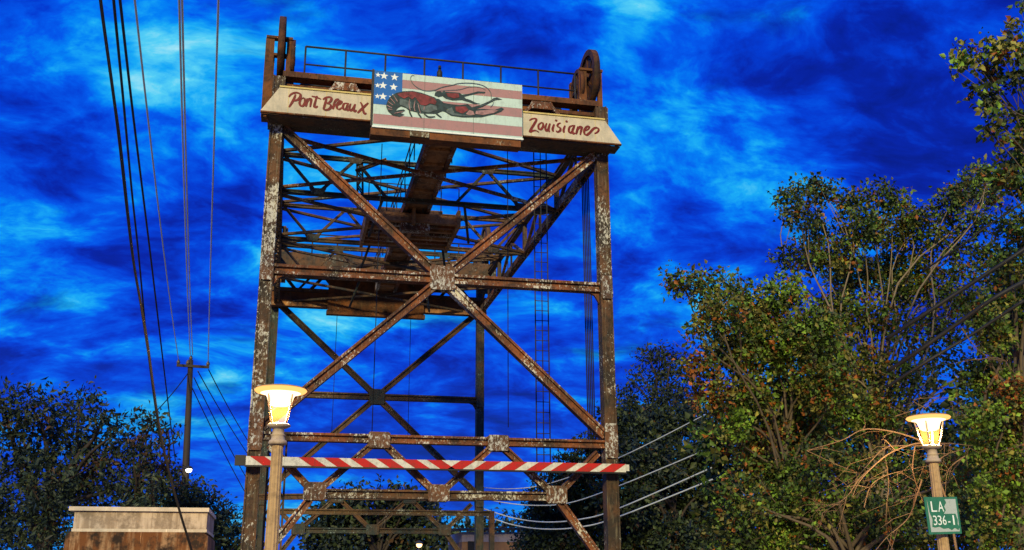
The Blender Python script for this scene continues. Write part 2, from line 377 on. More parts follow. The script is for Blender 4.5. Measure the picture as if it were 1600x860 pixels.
    for x in (-3.05, 3.05):
        c = V((x, Y-.24 if near else Y-.1, ZTOP-.22))
        P('arch_gusset', MB().prism([c+V((-.32, 0, .05)), c+V((-.42, 0, -.2)), c+V((.42, 0, -.2)), c+V((.32, 0, .05))], V((0, .08, 0))), mf if near else mg, gd)
        for s2 in (-1, 1):
            P('arch_brace', MB().bar(c+V((s2*.28, .04, -.05)), c+V((s2*.95, .04, -.85)), .10, .12), mf if near else mg, gd)
    for sx in (-1, 1):    # brackets that carry the sign walk
        P('walk_bracket', MB().bar(V((5.30 if sx > 0 else -5.32, Y-.80*(1 if near else -1), ZSB-.09)), V((sx*5.18, Y-.1, ZG+.05)), .08, .08, V((0, 0, 1))), mg, gd)
tower(0.0, True); tower(LEN, False)

# sheaves on the tower tops
def sheave(x, Y, z, r, wd, mt):
    mb = MB(); n = 32
    for (r0, r1, w0, w1) in ((r, r*.80, wd, wd), (r*.22, .0, wd*1.25, wd*1.25)):
        b = len(mb.v)
        for k in range(n):
            th = 2*math.pi*k/n; cy, cz = math.cos(th), math.sin(th)
            for (rr, ww) in ((r0, -w0), (r0, w0), (max(r1, .04), w1), (max(r1, .04), -w1)):
                mb.v.append(V((ww/2, cy*rr, cz*rr)))
        for k in range(n):
            k2 = (k+1) % n
            for i in range(4):
                j = (i+1) % 4; mb.face((b+k*4+i, b+k*4+j, b+k2*4+j, b+k2*4+i), 0, i == 0)
    if r > .9:
        b = len(mb.v)
        for ww in (-.03, .03):
            for k in range(n): th = 2*math.pi*k/n; mb.v.append(V((ww, math.cos(th)*r*.82, math.sin(th)*r*.82)))
        mb.face([b+k for k in range(n)][::-1]); mb.face([b+n+k for k in range(n)])
    o = mb.build('sheave', mt, None); o.location = (x, Y, z); o.parent = bridge
    for k in range(8):
        th = math.pi*k/4; d = V((0, math.cos(th), math.sin(th)))
        q = MB().bar(d*(r*.2), d*(r*.82), .10, wd*.55, V((1, 0, 0))).build('spoke', mt, None); q.parent = o
    return o
for Y, near in ((1.15, True), (LEN-1.2, False)):
    sg = 1 if near else -1
    for sx in (-1, 1):
        zc = at(924, 84, 1.15).z - 1.02
        if near or sx < 0 or True:
            sheave(5.02*sx, Y, zc, 1.02, .20, M['wheel'] if near else M['far'])
            sheave(5.02*sx - sx*.0 - .42*sx if sx > 0 else -4.66, Y-.1*sg, zc-.42, .66, .13, M['wheel'] if near else M['far'])
        # bearing stand: four posts, head bars and plated base
        mb = MB(); x = 5.0*sx
        for dx in (-.36, .22):
            for dy in (-.55, .55):
                mb.bar(V((x+dx*1.0, Y+dy, ZTOP-.3)), V((x+dx*1.0, Y+dy, zc+.02)), .26 if dx < 0 else .15, .12)
        for dy in (-.55, .55): mb.abox(x-.48, x+.32, Y+dy-.10, Y+dy+.10, zc+.02, zc+.10)
        for dx in (-.36, .22): mb.abox(x+dx-.06, x+dx+.06, Y-.44, Y+.44, zc+.0, zc+.09)
        st = P('bearing_stand', mb, M['brown'] if near else M['far'])
        P('stand_plate', MB().abox(x-.48, x+.42, Y-.75, Y-.68, ZT+.5, ZTOP+.15), M['brown'] if near else M['far'], st)
        P('stand_plate', MB().abox(x-.30*1-(.1 if sx > 0 else -.35), x+.40, Y-.80, Y-.755, ZTOP-.55, ZTOP+.02), M['teal'], st)
# handrails along the top
def handrail(p0, p1, n, h, parent=bridge, m=None, r=.028, lower=True, name='handrail'):
    m = m or M['rail']
    hr = P(name, MB().tube([p0+V((0, 0, h)), p1+V((0, 0, h))], r*1.15, 6), m, parent)
    if parent is not bridge: return hr
    if lower: P('rail', MB().tube([p0+V((0, 0, h*.52)), p1+V((0, 0, h*.52))], r, 6), m, hr)
    P('rail', MB().tube([p0+V((0, 0, .06)), p1+V((0, 0, .06))], r, 6), m, hr)
    for k in range(n):
        q = p0.lerp(p1, k/(n-1)); P('post', MB().tube([q, q+V((0, 0, h))], r*1.1, 6), m, hr)
    return hr
YR = .55
ra = at(478, 72, YR); rb_ = at(898, 121, YR); hz = ra.z - (ZTOP+.06)
handrail(V((ra.x, YR, ZTOP+.06)), V((rb_.x, YR, ZTOP+.06)), 8, hz-.02)
handrail(V((ra.x-.1, 2.3, ZTOP-.1)), V((rb_.x, 2.3, ZTOP-.1)), 7, 1.0)
P('top_deck', MB().abox(-4.6, 4.6, .36, 2.4, ZTOP-.28, ZTOP-.14), M['brown'])
handrail(V((-4.6, LEN-2.6, ZTOP-.05)), V((4.6, LEN-2.6, ZTOP-.05)), 9, 1.05)
P('top_deck', MB().abox(-4.9, 4.9, LEN-2.7, LEN-.36, ZTOP-.30, ZTOP-.12), M['far'])
# fascia beams of the far tower top, seen from below through the near tower
zf = lambda y, Y: at(595, y, Y).z
P('deck_beam', MB().abox(-4.95, 4.95, LEN-2.95, LEN-2.72, zf(431, LEN-2.8), zf(404, LEN-2.8)), M['far'])
P('deck_rib', MB().abox(-4.95, 4.95, LEN-3.02, LEN-2.955, zf(431, LEN-2.8), zf(426, LEN-2.8)), M['deck'])
P('deck_beam', MB().abox(-5.2, 5.2, LEN-.62, LEN-.30, zf(487, LEN-.45), zf(459, LEN-.45)), M['brown'])
P('deck_rib', MB().abox(-5.2, 5.2, LEN-.70, LEN-.625, zf(487, LEN-.45), zf(481, LEN-.45)), M['deck'])
P('deck_rib', MB().abox(-5.2, 5.2, LEN-.70, LEN-.625, zf(465, LEN-.45), zf(459, LEN-.45)), M['far'])
P('drop_panel', MB().abox(-2.55, 2.05, LEN-.95, LEN-.85, zf(489, LEN-.9), zf(436, LEN-.9)), M['brown'])
P('drop_ledge', MB().abox(-2.6, 2.1, LEN-1.05, LEN-.72, zf(496, LEN-.9), zf(490, LEN-.9)), M['brown'])
# small ventilator on the deck
P('vent_cap', MB().lathe([(.0, .0), (.09, 0), (.09, .28), (.05, .36), (.05, .5), (0, .5)], 10, c=at(687, 110, .9)-V((0, 0, .35))), M['rail'])

# overhead trusses between the towers
ZC1, ZC0 = ZTOP-.42, ZT-.05
NP = 4; ys = [LEN*k/NP for k in range(NP+1)]
SX = V((1, 0, 0))
for sx in (-1, 1):
    x = 4.92*sx
    P('truss_chord', MB().chan(V((x, .2, ZC1)), V((x, LEN-.2, ZC1)), .20, .22, SX), M['far'])
    P('truss_chord', MB().laced(V((x, .2, ZC0)), V((x, LEN-.2, ZC0)), .26, .24, V((0, 0, -1)), .34, .05), M['front'] if sx > 0 else M['far'])
    for k in range(NP):
        ym = (ys[k]+ys[k+1])/2
        P('truss_web', MB().bar(V((x, ys[k]+.2, ZC0+.1)), V((x, ym, ZC1-.08)), .11, .11, SX), M['far'])
        P('truss_web', MB().bar(V((x, ym, ZC1-.08)), V((x, ys[k+1]-.2, ZC0+.1)), .11, .11, SX), M['far'])
        P('truss_web', MB().bar(V((x, ym, ZC0+.1)), V((x, ym, ZC1-.08)), .08, .08, SX), M['far'])
        if k: P('truss_post', MB().bar(V((x, ys[k], ZC0)), V((x, ys[k], ZC1)), .18, .16, SX), M['far'])
for k in range(1, NP):                                     # sway frames and laterals
    y = ys[k]; mt = M['far'] if k > 1 else M['teal']
    a, b = V((-4.85, y, ZC1)), V((4.85, y, ZC1)); top = P('sway_strut', MB().chan(a, b, .15, .14), mt)
    P('sway_strut', MB().chan(V((-4.85, y, ZC0)), V((4.85, y, ZC0)), .16, .14), mt)
    nd = [(-4.8, ZC1), (-3.6, ZC0), (-2.35, ZC1), (-1.2, ZC0), (0, ZC1), (1.2, ZC0), (2.35, ZC1), (3.6, ZC0), (4.8, ZC1)]
    for (x0, z0), (x1, z1) in zip(nd[:-1], nd[1:]):
        if abs(x0) < 1.3 and abs(x1) < 1.3: continue
        P('sway_brace', MB().bar(V((x0, y, z0)), V((x1, y, z1)), .10, .09), mt, top)
    for x, z in ((-3.6, ZC0+.06), (3.6, ZC0+.06), (2.35, ZC1-.05), (-2.35, ZC1-.05)):
        P('gusset_plate', MB().prism([V((x-.3, y-.09, z+.12)), V((x-.18, y-.09, z-.12)), V((x+.18, y-.09, z-.12)), V((x+.3, y-.09, z+.12))][::-1], V((0, .012, 0))), M['teal'], top)
for k in range(NP):
    for z, off in ((ZC0, .0), (ZC1, .02)):
        P('lateral_brace', MB().bar(V((-4.8, ys[k]+.25, z-off-.05)), V((4.8, ys[k+1]-.25, z-off-.05)), .13, .09, V((0, 0, -1))), M['front'] if (k == 0 and z == ZC0) else M['far'])
        P('lateral_brace', MB().bar(V((4.8, ys[k]+.25, z-off+.06)), V((-4.8, ys[k+1]-.25, z-off+.06)), .13, .09, V((0, 0, -1))), M['front'] if (k == 0 and z == ZC0) else M['far'])
# hangers in the middle
for k in (1, 2, 3):
    for x in (-1.35, 1.55):
        P('hanger', MB().tube([V((x, ys[k]+.1, ZC0-.0)), V((x*1.25, ys[k]+1.4, ZC0-.95))], .05, 6), M['teal'])
# central walkway under the deck
wk = P('walkway', MB().abox(-.36, .36, .4, LEN-2.6, ZT+.18, ZT+.24), M['deck'])
for x in (-.42, .42): P('stringer', MB().abox(x-.07, x+.07, .4, LEN-2.6, ZT+.06, ZT+.42), M['front'], wk)
for k in range(14): P('cross_beam', MB().abox(-.345, .345, .9+k*1.2, 1.02+k*1.2, ZT+.10, ZT+.175), M['deck'], wk)
for x in (-.62, .62):
    P('walkway_rail', MB().tube([V((x, .5, ZT+1.35)), V((x, LEN-2.6, ZT+1.35))], .022, 6), M['rail'], wk)
    P('walkway_rail', MB().tube([V((x, .5, ZT+.9)), V((x, LEN-2.6, ZT+.9))], .018, 6), M['rail'], wk)
    for k in range(13): P('post', MB().tube([V((x, 1+k*1.3, ZT+.3)), V((x, 1+k*1.3, ZT+1.35))], .02, 5), M['rail'], wk)
# machinery platform slung at mid length
my0, my1, mx0, mx1 = 6.4, 9.4, -1.75, 1.55
mpf = P('machinery_platform', MB().abox(mx0, mx1, my0, my1, ZT+.02-.16, ZT-.04), M['deck'])
for k in range(7):
    y = my0+.1+k*(my1-my0-.2)/6; P('floor_beam', MB().abox(mx0+.02, mx1-.02, y-.10, y+.10, ZT-.36, ZT-.145), M['front'] if k % 2 else M['deck'], mpf)
for x in (mx0, mx1, -.1): P('edge_beam', MB().abox(x-.06, x+.06, my0-.1, my1+.1, ZT-.46, ZT+.16), M['deck'], mpf)
P('machine_housing', MB().abox(mx0+.45, mx1-.45, my0+1.0, my1-.5, ZT-.03, ZT+.5), M['deck'], mpf)
P('machine_housing', MB().abox(-.55, .5, my0+.1, my0+.55, ZT-.62, ZT-.2), M['front'], mpf)
for zz_ in (.55, 1.05):
    P('platform_rail', MB().tube([V((mx0, my0, ZT+zz_)), V((mx1, my0, ZT+zz_))], .02, 5), M['rail'], mpf)
for k in range(6): x = mx0+(mx1-mx0)*k/5; P('post', MB().tube([V((x, my0, ZT)), V((x, my0, ZT+1.05))], .02, 5), M['rail'], mpf)
P('jib_beam', MB().chan(at(556, 268, 4.5), at(604, 250, 4.5), .12, .12), M['far'])
P('hanger_frame', MB().laced(at(562, 256, 5.2), at(563, 325, 5.2), .24, .2), M['teal'])
# lift ropes down beside the columns, thin hanging ropes and the ladder
for sx in (-1, 1):
    for k in range(5):
        xx = 5*sx + (k-2)*.055
        P('lift_rope', MB().tube([V((xx, 1.75, 4.6)), V((xx, 1.75, ZT+.4))], .021, 5), M['wire'])
for px, y0, y1, Y in ((597, 225, 690, 1.0), (793, 232, 668, 1.0), (527, 488, 690, LEN-1), (642, 492, 690, LEN-1)):
    a = at(px, y0, Y); b = at(px, y1, Y); P('hanging_rope', MB().tube([V((a.x, Y, b.z)), V((a.x, Y, a.z))], .014, 5), M['wire'])
lx = at(846, 400, 1.6).x
lad = P('ladder', MB().tube([V((lx, 1.6, 4.2)), V((lx, 1.6, ZTOP+.9))], .016, 6), M['rail'])
for dx in (-.22, .20): P('ladder_rail', MB().tube([V((lx+dx, 1.6, 4.2)), V((lx+dx, 1.6, ZTOP+.9))], .020, 6), M['rail'], lad)
rm = MB().tube([V((-.22, 0, 0)), V((.20, 0, 0))], .013, 6); r0 = rm.build('rung', M['rail'], None); r0.parent = lad; r0.location = (lx, 1.6, 4.35)
for k in range(1, 38):
    q = r0.copy(); COL.objects.link(q); q.parent = lad; q.location = (lx, 1.6, 4.35+k*.32)

for xx in (-4.55, -4.25): P('lattice_post', MB().laced(V((xx, 1.2, 0)), V((xx, 1.2, ZPT+.1)), .24, .16, FR, .4, .04), M['far'])
P('side_strut', MB().chan(at(400, 777, 8), at(488, 776, 8), .2, .16), M['far'])
# lift span lying between the towers at road level
span = thing('lift_span', V((0, LEN/2, 0)), 'dark steel pony truss lift span lowered between the bridge towers', 'bridge span')
for sx in (-1, 1):
    x = 4.3*sx
    P('chord', MB().chan(V((x, 1.4, 2.25)), V((x, LEN-1.4, 2.25)), .24, .22, SX), M['far'], span)
    P('chord', MB().chan(V((x, 1.0, .6)), V((x, LEN-1.0, .6)), .3, .24, SX), M['far'], span)
    for k in range(6):
        y = 1.4+(LEN-2.8)*k/5
        P('web_post', MB().laced(V((x, y, .6)), V((x, y, 2.2)), .2, .18, SX, .3, .04), M['far'], span)
        if k < 5:
            y2 = y+(LEN-2.8)/5; a, b = (2.2, .6) if k % 2 else (.6, 2.2)
            P('web_diagonal', MB().bar(V((x, y, a)), V((x, y2, b)), .14, .12, SX), M['far'], span)
P('deck', MB().abox(-4.2, 4.2, .6, LEN-.6, .05, .35), M['asphalt'], span)
P('cross_strut', MB().chan(V((-4.2, LEN-6.5, at(600, 801, LEN-6.5).z)), V((4.2, LEN-6.5, at(600, 801, LEN-6.5).z)), .22, .2), M['bottom'], span)
for sx in (-1, 1):
    P('strut_post', MB().bar(V((sx*4.3, LEN-6.5, 2.2)), V((sx*4.3, LEN-6.5, at(600, 801, LEN-6.5).z+.1)), .2, .2), M['far'], span)

# ------------------------------------------------------------------ signs on the near tower
def sign_board(corners, label, strokes, org, sc):
    pts = [at(px, py, YS) for px, py in corners]
    # make the ends true: keep top and bottom edges level
    ztop = sum(pts[i].z for i in (0, 1))/2; zb = sum(pts[i].z for i in (2, 3))/2
    q = [V((p.x, YS, ztop if i < 2 else zb)) for i, p in enumerate(pts)]
    root = thing('sign', V(((q[0].x+q[1].x)/2, YS, zb)), label, 'sign')
    MB().prism(q[::-1], V((0, .06, 0))).build('board', M['sign'], root)
    MB().abox(q[0].x, q[1].x, YS-.035, YS+.06, ztop+.003, ztop+.05).build('top_trim', M['sign_edge'], root)
    MB().abox(q[3].x, q[2].x, YS-.02, YS+.075, zb-.045, zb-.003).build('bottom_trim', M['brown'], root)
    MB().abox(q[3].x+.02, q[2].x-.02, YS+.08, -.27, zb-.075, zb-.05).build('walk_floor', M['far'], root)
    for f_ in (.10, .5, .88):
        x = q[0].x + (q[1].x-q[0].x)*f_
        MB().abox(x-.006, x+.006, YS-.004, YS-.0005, zb+.01, ztop-.01).build('seam', M['sign_edge'], root)
    nrm = FR
    for st in strokes:
        mb = MB()
        for j, s_ in enumerate(st):
            mb.ribbon(spline([at(org[0]+a/sc, org[1]+b/sc, YS) + V((0, -.006-.0035*j, 0)) for a, b in s_], 5), .070, FR, .0002, 0, True, True)
        mb.build('letter', M['letter'], root)
    return root
pont = [
 [[(235, 190), (195, 290), (125, 405)], [(120, 235), (160, 188), (230, 163), (290, 172), (318, 210), (290, 262), (240, 292), (195, 298)]],
 [[(375, 248), (322, 270), (300, 335), (320, 382), (360, 378), (390, 320), (383, 262), (350, 250)]],
 [[(432, 255), (420, 320), (405, 398)], [(415, 345), (452, 275), (490, 268), (490, 315), (475, 402)]],
 [[(592, 215), (560, 320), (545, 395), (572, 408), (602, 385)], [(500, 220), (580, 240), (660, 272)]],
 [[(750, 260), (722, 360), (698, 445)], [(688, 278), (740, 245), (810, 238), (832, 270), (805, 318), (755, 342)], [(755, 342), (812, 362), (818, 410), (770, 447), (712, 447), (692, 412)]],
 [[(892, 288), (872, 370), (855, 440)], [(868, 350), (915, 282), (962, 275)]],
 [[(925, 375), (980, 348), (1002, 312), (965, 308), (922, 370), (925, 422), (960, 442), (1002, 412)]],
 [[(1095, 338), (1040, 350), (1022, 410), (1045, 447), (1080, 420), (1108, 345)], [(1112, 335), (1085, 410), (1095, 458), (1122, 445)]],
 [[(1152, 345), (1132, 410), (1145, 462), (1180, 440), (1222, 360)], [(1228, 352), (1205, 430), (1215, 478), (1252, 455)]],
 [[(1312, 318), (1345, 380), (1362, 470), (1385, 518), (1412, 500)], [(1445, 332), (1350, 420), (1265, 502)]]]
louis = [
 [[(120, 188), (165, 162), (222, 158), (226, 190), (185, 260), (140, 335), (132, 366), (170, 350), (220, 345), (270, 372)]],
 [[(310, 218), (265, 258), (268, 315), (300, 326), (335, 280), (330, 226), (296, 222)]],
 [[(392, 228), (370, 300), (385, 352), (415, 320), (442, 240)], [(444, 232), (420, 320), (437, 368)]],
 [[(508, 245), (485, 320), (496, 364)], [(548, 176), (532, 200)]],
 [[(612, 225), (575, 240), (560, 275), (602, 305), (602, 345), (558, 368), (540, 345)]],
 [[(678, 265), (655, 340), (666, 380)], [(712, 190), (694, 214)]],
 [[(812, 262), (752, 288), (738, 350), (765, 382), (800, 340), (828, 268)], [(830, 258), (795, 340), (805, 394), (832, 380)]],
 [[(882, 278), (865, 350), (850, 404)], [(862, 355), (908, 288), (938, 293), (928, 350), (915, 410)]],
 [[(985, 352), (1040, 322), (1058, 284), (1020, 283), (978, 340), (984, 396), (1020, 412), (1070, 372), (1130, 310), (1182, 303), (1203, 335), (1172, 377), (1135, 388)]]]
sign_board([(437, 137), (583, 150), (583, 190), (407, 171)], 'cream sign with cut corner lettered Pont Breaux in dark red script', pont, (440, 130), 10.667)
sign_board([(817, 175), (945, 190), (971, 225), (817, 212)], 'cream sign with cut corner lettered Louisiane in dark red script', louis, (815, 170), 10.0)

YF = -1.12
fc = [at(585.6, 109, YF), at(815.5, 135, YF), at(816.7, 217, YF), at(582, 196.5, YF)]
fx0, fx1 = (fc[0].x+fc[3].x)/2, (fc[1].x+fc[2].x)/2; fz1, fz0 = (fc[0].z+fc[1].z)/2, (fc[2].z+fc[3].z)/2
flag = thing('flag_sign', V(((fx0+fx1)/2, YF, fz0)), 'large flag mural panel painted with a crawfish over faded stripes', 'mural')
MB().abox(fx0, fx1, YF, YF+.08, fz0, fz1).build('panel', M['flag_white'], flag)
vv = [0, .12, .275, .445, .61, .785, .965, 1]
for i in range(7):
    za, zb = fz1-(fz1-fz0)*vv[i], fz1-(fz1-fz0)*vv[i+1]
    MB().abox(fx0+.01, fx1-.01, YF-.006, YF-.001, zb+.002, za-.002).build('stripe', M['flag_pink'] if i in (1, 3, 5) else M['flag_white'], flag)
MB().abox(fx0+.0, fx0+(fx1-fx0)*.185, YF-.011, YF-.0065, fz1-(fz1-fz0)*.61, fz1+.0).build('canton', M['flag_blue'], flag)
A7 = lambda a, b, y: at(560+a/5.926, 100+b/5.926, y)
for (a, b) in ((180, 102), (238, 112), (335, 124), (170, 200), (228, 200), (326, 215), (168, 300), (228, 302), (318, 312)):
    if a < 190 and True: a = a+8 if a < 172 else a+2
    c = A7(a, b, YF-.012); pts = []
    R_ = .125 if a > 200 else .085
    for k in range(10):
        th = math.pi/2 + k*math.pi/5; rr = R_ if k % 2 == 0 else R_*.42
        pts.append(c + V((rr*math.cos(th), 0, rr*math.sin(th))))
    MB().prism(pts, V((0, .003, 0))).build('star', M['star'], flag)
for (z0, z1, x0, x1) in ((fz0-.05, fz0-.003, fx0-.02, fx1+.02),):
    MB().abox(x0, x1, YF-.03, YF+.09, z0, z1).build('bottom_trim', M['star'], flag)
for f_ in (.335, .665):
    x = fx0 + (fx1-fx0)*f_
    MB().abox(x-.005, x+.005, YF-.0095, YF-.0062, fz0+.01, fz1-.01).build('seam', M['craw_mid'], flag)
ledge = MB().abox(fx0-.05, fx1-.05, YF+.02, YF+.42, fz0-.27, fz0-.055).build('support_ledge', M['brown'], flag)
MB().abox(at(655, 215, YF).x-.28, at(655, 215, YF).x+.28, YF-.06, YF+.015, fz0-.25, fz0-.08).build('junction_box', M['bottom'], ledge)
MB().abox(fx0-.07, fx0-.004, YF-.01, YF+.09, fz0, fz1+.04).build('side_trim', M['dark'], flag)
AC = lambda pts, y: [at(590+a/9.558, 105+b/9.558, y) for a, b in pts]
AD = lambda pts, y: [at(660+a/9.557, 105+b/9.557, y) for a, b in pts]
TH = V((0, .002, 0))
body = [(128, 600), (130, 560), (150, 500), (200, 430), (280, 385), (380, 362), (520, 356), (650, 382), (780, 428), (860, 455), (895, 500), (925, 560), (1000, 560), (1020, 640), (960, 665), (900, 690), (840, 700), (740, 698), (650, 692), (560, 672), (470, 650), (420, 612), (350, 588), (305, 612), (270, 655), (320, 640), (390, 632), (412, 655), (340, 684), (404, 712), (330, 746), (225, 724), (160, 668)]
uclaw = [(190, 380), (250, 358), (300, 378), (320, 343), (345, 370), (450, 375), (555, 385), (592, 412), (700, 398), (830, 363), (942, 372), (930, 394), (830, 392), (710, 424), (625, 444), (645, 470), (725, 495), (800, 535), (870, 548), (780, 556), (690, 524), (590, 494), (450, 500), (350, 474), (300, 435), (240, 450), (180, 425)]
lclaw = [(200, 470), (250, 478), (320, 536), (440, 556), (560, 568), (680, 553), (740, 600), (860, 568), (1000, 508), (1060, 466), (1110, 453), (1192, 485), (1092, 494), (1010, 534), (900, 594), (800, 628), (900, 624), (1080, 640), (1180, 603), (1218, 625), (1180, 664), (1080, 704), (880, 750), (600, 752), (430, 728), (350, 676), (290, 655), (240, 610)]
craw = MB().prism(AC(body, YF-.016)[::-1], TH).prism(AD(uclaw, YF-.0162)[::-1], TH).prism(AD(lclaw, YF-.0195)[::-1], TH)
def stroke(mb, pts, wd, y): mb.ribbon(spline(pts, 5), wd, FR, .0001, 0, True)
for s_ in ([(470, 630), (485, 690), (515, 745)], [(590, 660), (620, 710), (655, 760)], [(690, 690), (760, 745), (860, 740)], [(860, 680), (900, 715), (955, 755)]):
    stroke(craw, AC(s_, YF-.0225), .05, 0)
craw = craw.build('painted_crawfish', M['craw_dark'], flag)
ant = MB(); stroke(ant, AC([(548, 128), (510, 128), (494, 180), (540, 262), (640, 332), (740, 356), (850, 345), (960, 302), (1140, 264)], YF-.0235) + AD([(520, 248), (680, 238), (850, 258), (960, 308), (1018, 380), (1030, 460), (1058, 540), (1015, 600)], YF-.0235), .024, 0)
stroke(ant, AD([(180, 362), (300, 352), (420, 345), (560, 335), (700, 297), (850, 300), (950, 345)], YF-.0255), .016, 0)
ant.build('antenna', M['craw_mid'], craw)
for mname, y, polys in (('craw_mid', YF-.0265, [AC([(330, 470), (400, 480), (470, 500), (520, 590), (480, 640), (400, 590), (330, 560)], 0) and AC([(330, 480), (420, 490), (500, 520), (510, 610), (470, 630), (400, 585), (330, 560)], YF-.0265),
        AC([(620, 560), (720, 585), (790, 560), (880, 580), (890, 640), (760, 680), (660, 660)], YF-.0265), AD([(350, 640), (440, 600), (480, 690), (620, 715), (800, 715), (620, 735), (450, 715), (370, 680)], YF-.0265), AD([(820, 590), (960, 545), (1050, 490), (1150, 478), (1050, 500), (900, 580)], YF-.0265)]),
    ('craw_red', YF-.028, [AC([(290, 405), (420, 372), (540, 368), (700, 412), (840, 460), (880, 515), (860, 560), (780, 540), (720, 575), (640, 562), (600, 500), (560, 445), (520, 485), (460, 440), (400, 470), (330, 440)], YF-.028), AD([(350, 388), (540, 395), (552, 450), (480, 468), (380, 442)], YF-.028), AD([(490, 590), (650, 588), (690, 640), (600, 695), (500, 655)], YF-.028)]),
    ('craw_pink', YF-.029, [AD([(800, 655), (950, 642), (1140, 645), (1060, 688), (900, 715), (790, 700)], YF-.029), AD([(700, 640), (760, 660), (780, 710), (700, 720), (650, 700)], YF-.029)])):
    for pl_ in polys: MB().prism(pl_[::-1], TH).build('paint_patch', M[mname], craw)
bands = MB()
for s_ in ([(140, 570), (215, 612)], [(158, 515), (232, 572)], [(192, 462), (262, 545)], [(148, 622), (222, 640)], [(240, 425), (300, 520)], [(250, 690), (380, 665)], [(480, 480), (470, 560), (490, 650)], [(560, 500), (545, 600), (560, 660)], [(600, 540), (620, 620), (640, 690)], [(700, 590), (690, 640)]):
    stroke(bands, AC(s_, YF-.0315), .022, 0)
bands.build('paint_band', M['craw_pink'], craw)

# striped clearance bar across the portal
YB = -.55
b0, b1 = at(384, 720, YB), at(978, 731.5, YB); zb = (b0.z+b1.z)/2; hb = .115
bar = thing('clearance_bar', V((0, YB, zb-hb)), 'red and white striped clearance bar fixed across the portal', 'barrier')
MB().abox(b0.x, b1.x, YB, YB+.07, zb-hb, zb+hb).build('beam', M['bar_white'], bar)
MB().abox(b0.x-.02, b1.x+.02, YB-.02, YB+.09, zb-hb-.045, zb-hb-.003).build('lower_flange', M['dark'], bar)
MB().abox(b0.x-.28, b0.x-.004, YB-.01, YB+.12, zb-.13, zb+.14).build('end_box', M['dark'], bar)
MB().abox(b1.x+.004, b1.x+.1, YB, YB+.06, zb-.08, zb+.1).build('end_box', M['bar_white'], bar)
# left group leans right-down, right group leans left-down, meeting left of centre right
s_l = [388, 468, 512, 553, 590, 630, 672]; 
k = 0
tops = [(390, 414, 412, 436), (469, 494, 490, 511), (508, 532, 528, 552)]
tops = []
for xs in (390, 466, 506, 547, 588, 628, 667): tops.append((xs, xs+22, xs+24, xs+46) if False else (xs, xs+23, xs+44, xs+21))
for xs in (720, 760, 801, 842, 880, 918, 956): tops.append((xs, xs+23, xs+3, xs-20))
for (a, b, c, d) in tops:
    q = [at(a, 720, YB).x, at(b, 720, YB).x, at(c, 720, YB).x, at(d, 720, YB).x]
    q = [min(max(x, b0.x+.003), b1.x-.003) for x in q]
    MB().prism([V((q[0], YB-.006, zb+hb)), V((q[1], YB-.006, zb+hb)), V((q[2], YB-.006, zb-hb)), V((q[3], YB-.006, zb-hb))][::-1], V((0, .005, 0))).build('stripe', M['bar_red'], bar)
for sx in (-1, 1): MB().abox(sx*5-.06, sx*5+.06, YB+.075, -.21, zb-.06, zb+.06).build('bracket', M['brown'], bar)

# ------------------------------------------------------------------ street lamps in the foreground
def lamp(base, ztop, label):
    """ztop: height of the shade's rim above the ground"""
    root = thing('street_lamp', base, label, 'street lamp', 'post top street lamps')
    h = ztop
    def part(name, mb, m, parent=root):
        o = mb.build(name, m, None); o.parent = parent; return o
    part('post', MB().lathe([(.20, 0), (.20, .12), (.15, .16), (.10, .55), (.088, .7), (.064, h-.62), (.072, h-.60)], 48, 0, 12, .10), M['post'])
    part('foot', MB().lathe([(.26, 0), (.26, .08), (.19, .16), (.0, .16)], 24), M['post'])
    part('collar', MB().lathe([(.0, h-.62), (.095, h-.62), (.105, h-.60), (.095, h-.575), (.078, h-.565), (.072, h-.52), (.09, h-.51), (.0, h-.51)], 24), M['post_pale'])
    part('neck', MB().lathe([(.070, h-.515), (.062, h-.44), (.095, h-.435), (.13, h-.415), (.13, h-.40), (.10, h-.385), (.0, h-.385)], 24), M['post_pale'])
    part('glass_cone', MB().lathe([(.085, h-.385), (.105, h-.30), (.125, h-.2), (.150, h-.105)], 28), M['glass'])
    part('lens', MB().lathe([(.0, h-.185), (.09, h-.185), (.125, h-.165), (.148, h-.09), (.165, h-.06), (.225, h-.042), (.0, h-.040)], 32), M['glow'])
    part('reflector', MB().lathe([(.224, h-.044), (.275, h-.032), (.292, h-.014), (.282, h-.001), (.0, h-.001)], 32), M['glow_rim'])
    part('shade', MB().lathe([(.278, h+.0), (.284, h+.005), (.265, h+.014), (.20, h+.028), (.09, h+.040), (.0, h+.044)], 36), M['post'])
    for k in range(4):
        th = math.pi/4 + k*math.pi/2; d = V((math.cos(th), math.sin(th), 0))
        part('arm', MB().tube([d*.10+V((0, 0, h-.40)), d*.15+V((0, 0, h-.25)), d*.185+V((0, 0, h-.07))], .011, 6), M['post_pale'])
    pl_ = bpy.data.lights.new('lamp_light', 'POINT'); pl_.energy = LAMP_W; pl_.color = (1.0, .62, .28); pl_.shadow_soft_size = .08
    po = bpy.data.objects.new('lamp_light', pl_); COL.objects.link(po); po.parent = root; po.location = (0, 0, h-.25)
    return root
LAMP_W = 400
def lamp_at(px, py, Y, label):
    p = at(px, py, Y); return lamp(V((p.x, Y, 0)), p.z, label), p
lampL, lpL = lamp_at(439, 609, -17.0, 'lit street lamp on a fluted post before the left bridge column')
lampR, lpR = lamp_at(1450, 652, -16.2, 'lit street lamp among bare branches with the green road sign below')

